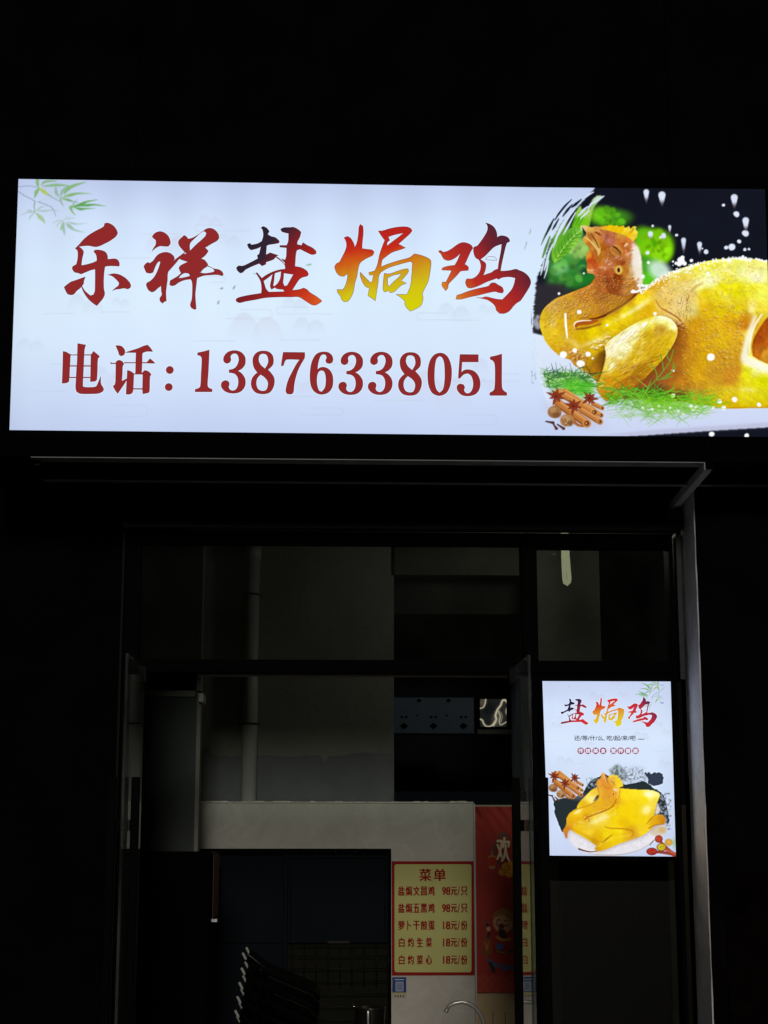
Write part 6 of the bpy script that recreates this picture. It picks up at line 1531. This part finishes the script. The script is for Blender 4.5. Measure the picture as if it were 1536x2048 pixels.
for x in (986, 1011): 
    o = pbox('rule_line', x - .6, x + .6, 2024, 2110, YR + 0.0088, 0.001, M['wire'], bd)

# shiny sheet in the alcove, its reflections painted as glowing cream swirls
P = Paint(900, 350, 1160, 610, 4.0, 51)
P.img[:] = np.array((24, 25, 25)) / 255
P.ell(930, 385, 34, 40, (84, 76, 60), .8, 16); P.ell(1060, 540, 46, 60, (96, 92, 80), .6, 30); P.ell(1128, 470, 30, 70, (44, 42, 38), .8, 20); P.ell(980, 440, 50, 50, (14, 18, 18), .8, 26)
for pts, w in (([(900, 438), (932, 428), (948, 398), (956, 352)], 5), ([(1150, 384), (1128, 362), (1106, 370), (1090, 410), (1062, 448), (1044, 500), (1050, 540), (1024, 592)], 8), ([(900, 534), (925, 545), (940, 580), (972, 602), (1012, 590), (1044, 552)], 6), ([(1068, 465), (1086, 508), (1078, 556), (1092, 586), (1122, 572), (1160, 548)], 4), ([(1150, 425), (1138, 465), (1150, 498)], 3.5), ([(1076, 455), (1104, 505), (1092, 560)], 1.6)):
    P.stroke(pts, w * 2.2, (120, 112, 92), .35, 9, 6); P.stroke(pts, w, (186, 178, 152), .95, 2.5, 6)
print_sheet('painted_reflections', [(960, 1398), (1013, 1398), (1013, 1453.5), (960, 1453.5)], 0.8, YA + 0.022, P, lambda x, y: ((x - 760) * 4.518, (y - 1320) * 4.518), m_pic, fs)

# ================================================================== THINGS INSIDE
# wire grid
wg = thing('wire_grid', 'black wire grid panel standing in the lower half of the hatch', 'wire rack', (WX(675, 2000, YB - 0.05), YB - 0.05, 0.7))
YG = YB - 0.03
gx0, gx1 = WX(577, 1950, YG), WX(779, 1950, YG)
gz1 = WZ(680, 1889, YG)
k = 0
for px in (583, 608, 632, 656, 680, 704, 728, 753, 777):
    x = WX(px, 1950, YG)
    tube('upright_wire', [(x, YG, 0.75), (x, YG, gz1)], 0.0028, M['wire'], wg, 6)
for py in (1890, 1912, 1937, 1962, 1988, 2013, 2039, 2064):
    z = WZ(680, py, YG)
    tube('cross_wire', [(gx0, YG - 0.005, z), (gx1, YG - 0.005, z)], 0.0028, M['wire'], wg, 6)

# black fridge at left
YF = 1.15
fz = WZ(355, 1704, YF)
fx0, fx1 = WX(285, 1800, YF), WX(421, 1780, YF)
ff = thing('drinks_fridge', 'black drinks fridge behind the left door leaf with a faded side sticker', 'fridge', ((fx0 + fx1) / 2, YF + 0.25, 0.02))
box('cabinet', fx0, fx1, YF, YF + 0.5, 0.05, fz, M['fridge'], ff, 0.006)
box('front_door', fx0 + 0.004, fx1 - 0.004, YF - 0.035, YF - 0.003, 0.12, fz - 0.02, M['fridge'], ff, 0.005)
stk = mat_pbr('faded_sticker', rgb(92, 52, 46), 0.7, noise=0.5, nscale=9)
sg = box('side_sticker', fx1 + 0.010, fx1 + 0.012, YF + 0.03, YF + 0.49, WZ(430, 1838, YF), fz - 0.01, stk, ff)
box('side_hinge', fx1 + 0.001, fx1 + 0.03, YF + 0.1, YF + 0.13, WZ(430, 1846, YF), WZ(430, 1840, YF), M['bracket'], ff, 0.001)
sp = box('poster_strip', WX(423, 1770, YB - 0.25), WX(437.5, 1770, YB - 0.25), YB - 0.25, YB - 0.235, WZ(430, 1838, YB - 0.25), WZ(430, 1709, YB - 0.25), None)
sp.data.materials.append(mat_pbr('brown_strip', (0.15, 0.10, 0.09), 0.7, noise=0.55, nscale=14, stretch=(1, 1, 0.3)))
tag(sp, 'narrow faded reddish brown strip hanging beside the black fridge', 'poster strip')
lg = pbox('metal_post', 420, 431, 1846, 2110, YB - 0.25, 0.02, M['frame'])
tag(lg, 'black upright leg under the faded reddish brown strip', 'post')
hk = pbox('shelf_clip', 418, 436, 1839, 1844, YB - 0.27, 0.03, M['trim'])
tag(hk, 'small pale metal clip between the brown strip and the black leg', 'clip')

# beer fridge behind the lower right pane
bf = thing('beer_fridge', 'black beer fridge behind the glass under the small lit poster', 'fridge', (WX(1240, 1900, 0.35), 0.6, 0.02))
bx0, bx1 = WX(1122, 1900, 0.30), WX(1345, 1900, 0.30)
bz1 = WZ(1230, 1700, 0.30)
box('cabinet', bx0, bx1, 0.32, 0.85, 0.05, bz1, M['fridge'], bf, 0.01)
box('header_board', bx0 + 0.02, bx1 - 0.02, 0.30, 0.319, WZ(1230, 1875, .3), WZ(1230, 1790, .3), mat_pbr('dark_red_board', (0.0028, 0.0012, 0.0012), 0.6, spec=0.0), bf, 0.003)

_ink = mat_pbr('dark_red_letters', (0.018, 0.005, 0.005), 0.7, spec=0.0)
words('header_lettering', 'TSINGTAO', 1195, 1315, 1822, 1844, 0.298, _ink, bf, 0.02)

# stacked chairs
YC = 0.95
tips = [(488.5, 1912), (486, 1942), (481.5, 1971), (477.5, 1999), (473.5, 2027), (469, 2056), (465, 2086)]
order = ['topmost', 'second', 'third', 'fourth', 'fifth', 'sixth', 'lowest']
shell_mat = M['black_plastic']
def chair_shell(dz):
    """a moulded shell sloping down to the right, rim standing proud"""
    bm = bmesh.new()
    P = [at(px, py, YC) for px, py in ((492, 1909), (502, 1914), (534, 1939), (585, 1960), (630, 1980), (640, 1992), (638, 2030))]
    D = 0.42
    n = 8
    rows = []
    for p in P:
        rows.append([bm.verts.new((p.x, YC + D * k / n, p.z - 0.03 * (1 - (2 * k / n - 1) ** 2))) for k in range(n + 1)])
    for a, b in zip(rows[:-1], rows[1:]):
        for k in range(n):
            bm.faces.new((a[k], a[k + 1], b[k + 1], b[k]))
    r = bmesh.ops.extrude_face_region(bm, geom=bm.faces[:])
    bmesh.ops.translate(bm, vec=(0, 0, -0.012), verts=[v for v in r['geom'] if isinstance(v, bmesh.types.BMVert)])
    return bm
proto = thing('stacking_chair', 'topmost chair in the stack of black plastic chairs inside the doors', 'chair', tuple(at(560, 2000, YC)), 'stacked black chairs')
done(chair_shell(0), 'seat_shell', shell_mat, proto)
rimpts = [at(px, py, YC - 0.008) for px, py in ((495, 1912), (505, 1920), (531, 1944), (582, 1966), (624, 1985), (634, 1996), (632, 2034))]
tube('shell_rim', rimpts, 0.005, M['frame'], proto, 8)
def tip_mesh(p, q, r):
    bm = bmesh.new()
    bm_tube(bm, [p, p + (q - p) * 0.12, p + (q - p) * 0.88, q], [r * 0.8, r, r, r * 0.75], 10)
    return bm
def seg(a, b, Y=YC): return at(a[0], a[1], Y), at(b[0], b[1], Y)
for yy in (0.0, 0.40):
    p, q = seg((485, 1905.5), (492.5, 1919.5), YC + yy)
    if yy: p.x = seg((485, 1905), (492, 1919))[0].x; q.x = seg((485, 1905), (492, 1919))[1].x; p.z = seg((485, 1905), (492, 1919))[0].z; q.z = seg((485, 1905), (492, 1919))[1].z
    done(tip_mesh(p, q, 0.0066), 'leg_tip', M['tip'], proto, True)
    a = q + Vector((0.012, 0.0, -0.005)); 
    tube('leg', [q + Vector((0.0015, 0, -0.003)), q + Vector((0.05, 0, -0.02)), q + Vector((0.14, 0, -0.25))], 0.0095, shell_mat, proto, 8)
pk = [at(px, py, YC + 0.005) for px, py in ((494, 1909), (500, 1911), (532, 1938), (529, 1944), (519, 1938))]
bm = bmesh.new()
f = bm.faces.new([bm.verts.new(p) for p in pk])
r = bmesh.ops.extrude_face_region(bm, geom=[f]); bmesh.ops.translate(bm, vec=(0, 0.02, 0), verts=[v for v in r['geom'] if isinstance(v, bmesh.types.BMVert)])
pkp = done(bm, 'grey_backrest_edge', mat_pbr('dull_grey', (0.10, 0.105, 0.095), 0.5), proto)
base = at(tips[0][0], tips[0][1], YC)
for i in range(1, len(tips)):
    c = proto.copy(); COL.objects.link(c)
    q = at(tips[i][0], tips[i][1], YC)
    c.location = proto.location + (q - base)
    c['label'] = order[i] + ' chair down in the stack of black plastic chairs inside the doors'
    for ch in list(proto.children):
        if ch == pkp: continue
        d = ch.copy(); COL.objects.link(d); d.parent = c; d.matrix_parent_inverse = ch.matrix_parent_inverse.copy()
pbk = None

# pot with ladle
YO = 1.7
pot = thing('cooking_pot', 'dark steel cooking pot at the hatch, a ladle standing in it', 'pot', (WX(740, 2048, YO), YO, 1.0))
cx = WX(740, 2030, YO)
zt1 = WZ(740, 2014, YO)
bm = bmesh.new()
bm_lathe(bm, cx, YO, [(0.07, zt1 - 0.16), (0.078, zt1 - 0.15), (0.080, zt1 - 0.02), (0.085, zt1 - 0.004), (0.085, zt1), (0.078, zt1), (0.074, zt1 - 0.03)], 32)
done(bm, 'pot_body', mat_pbr('sooty_steel', (0.08, 0.075, 0.07), 0.35, metal=0.9), pot, True)
bm = bmesh.new()
bm_lathe(bm, cx - 0.012, YO - 0.07, [(0.012, zt1 - 0.12), (0.018, zt1 - 0.10), (0.018, zt1 - 0.02), (0.014, zt1)], 16)
done(bm, 'pot_handle', M['steel_pot'], pot, True)
ld = thing('ladle', 'thin steel ladle handle leaning out of the dark pot', 'ladle', tuple(at(715, 2022, YO)))
tube('ladle_handle', [at(703, 2006, YO), at(710, 2015, YO), at(715, 2023, YO)], [0.0018, 0.0022, 0.004], M['chrome'], ld, 8)

# counter under pot / faucet (below the picture)
ct = thing('work_counter', 'low steel work counter under the pot and the faucet', 'counter', (0.35, 1.4, 0))
box('counter_top', -0.15, 1.3, 0.75, 1.95, 0.47, 0.51, mat_pbr('brushed_steel', (0.1, 0.1, 0.1), 0.5, metal=0.6), ct, 0.004)
for xx, yy in ((-0.1, 0.8), (1.25, 0.8), (-0.1, 1.9), (1.25, 1.9)):
    box('leg', xx - 0.02, xx + 0.02, yy - 0.02, yy + 0.02, 0.02, 0.468, M['frame'], ct)

# gooseneck faucet, nearer than the menu
YW = 0.9
fc = thing('faucet', 'curved chrome gooseneck faucet in front of the menu board', 'faucet', (WX(968, 2048, YW), YW, 0.9))
pts = [(892, 2022), (899, 2011), (910, 2006), (924, 2003.5), (938, 2007), (950, 2015), (960, 2027), (966, 2040), (969, 2060), (969, 2100)]
P = [at(a, b, YW) for a, b in pts]
P.append(Vector((P[-1].x, YW, 0.511)))
tube('spout_pipe', P, 0.0098, M['faucet'], fc, 14)
tube('spout_tip', [at(894.5, 2018.5, YW), at(891, 2024.5, YW)], 0.0112, M['faucet'], fc, 14)

# hooked lamp tube
lm = thing('hooked_lamp_tube', 'faintly glowing bent lamp tube hanging behind the right upper window', 'lamp', tuple(at(1131, 1170, 2.2)))
def lp3(a): return [at(x, y, 2.2) for x, y in a]
tube('lamp_tube', lp3([(1132, 1060), (1134, 1100), (1137, 1140), (1138.5, 1156), (1137.5, 1164), (1134, 1167.5), (1130.5, 1165), (1129, 1158), (1127.5, 1130), (1126.5, 1095), (1126, 1060)]), 0.0135,
     mat_emit('dim_lamp', rgb(150, 148, 118), 1.0), lm, 12)
ll = bpy.data.lights.new('upper_wall_fill', 'POINT')
ll.energy = 5.0; ll.color = (1.0, 0.98, 0.84); ll.shadow_soft_size = 0.10  # added point light, set off the tube to brighten the upper wall
lo = bpy.data.objects.new('upper_wall_fill', ll); COL.objects.link(lo)
lo.location = at(1118, 1080, 1.9)

# small dark poster on the far right facade
dp = pbox('dark_poster', 1455, 1600, 1745, 2100, -0.31, 0.006, mat_pbr('dark_red_poster', (0.0035, 0.0022, 0.002), 0.9, noise=0.5, nscale=8, spec=0.0))
dp.location.y += 0.0
tag(dp, 'barely visible dark red poster on the pillar front at lower right', 'poster')
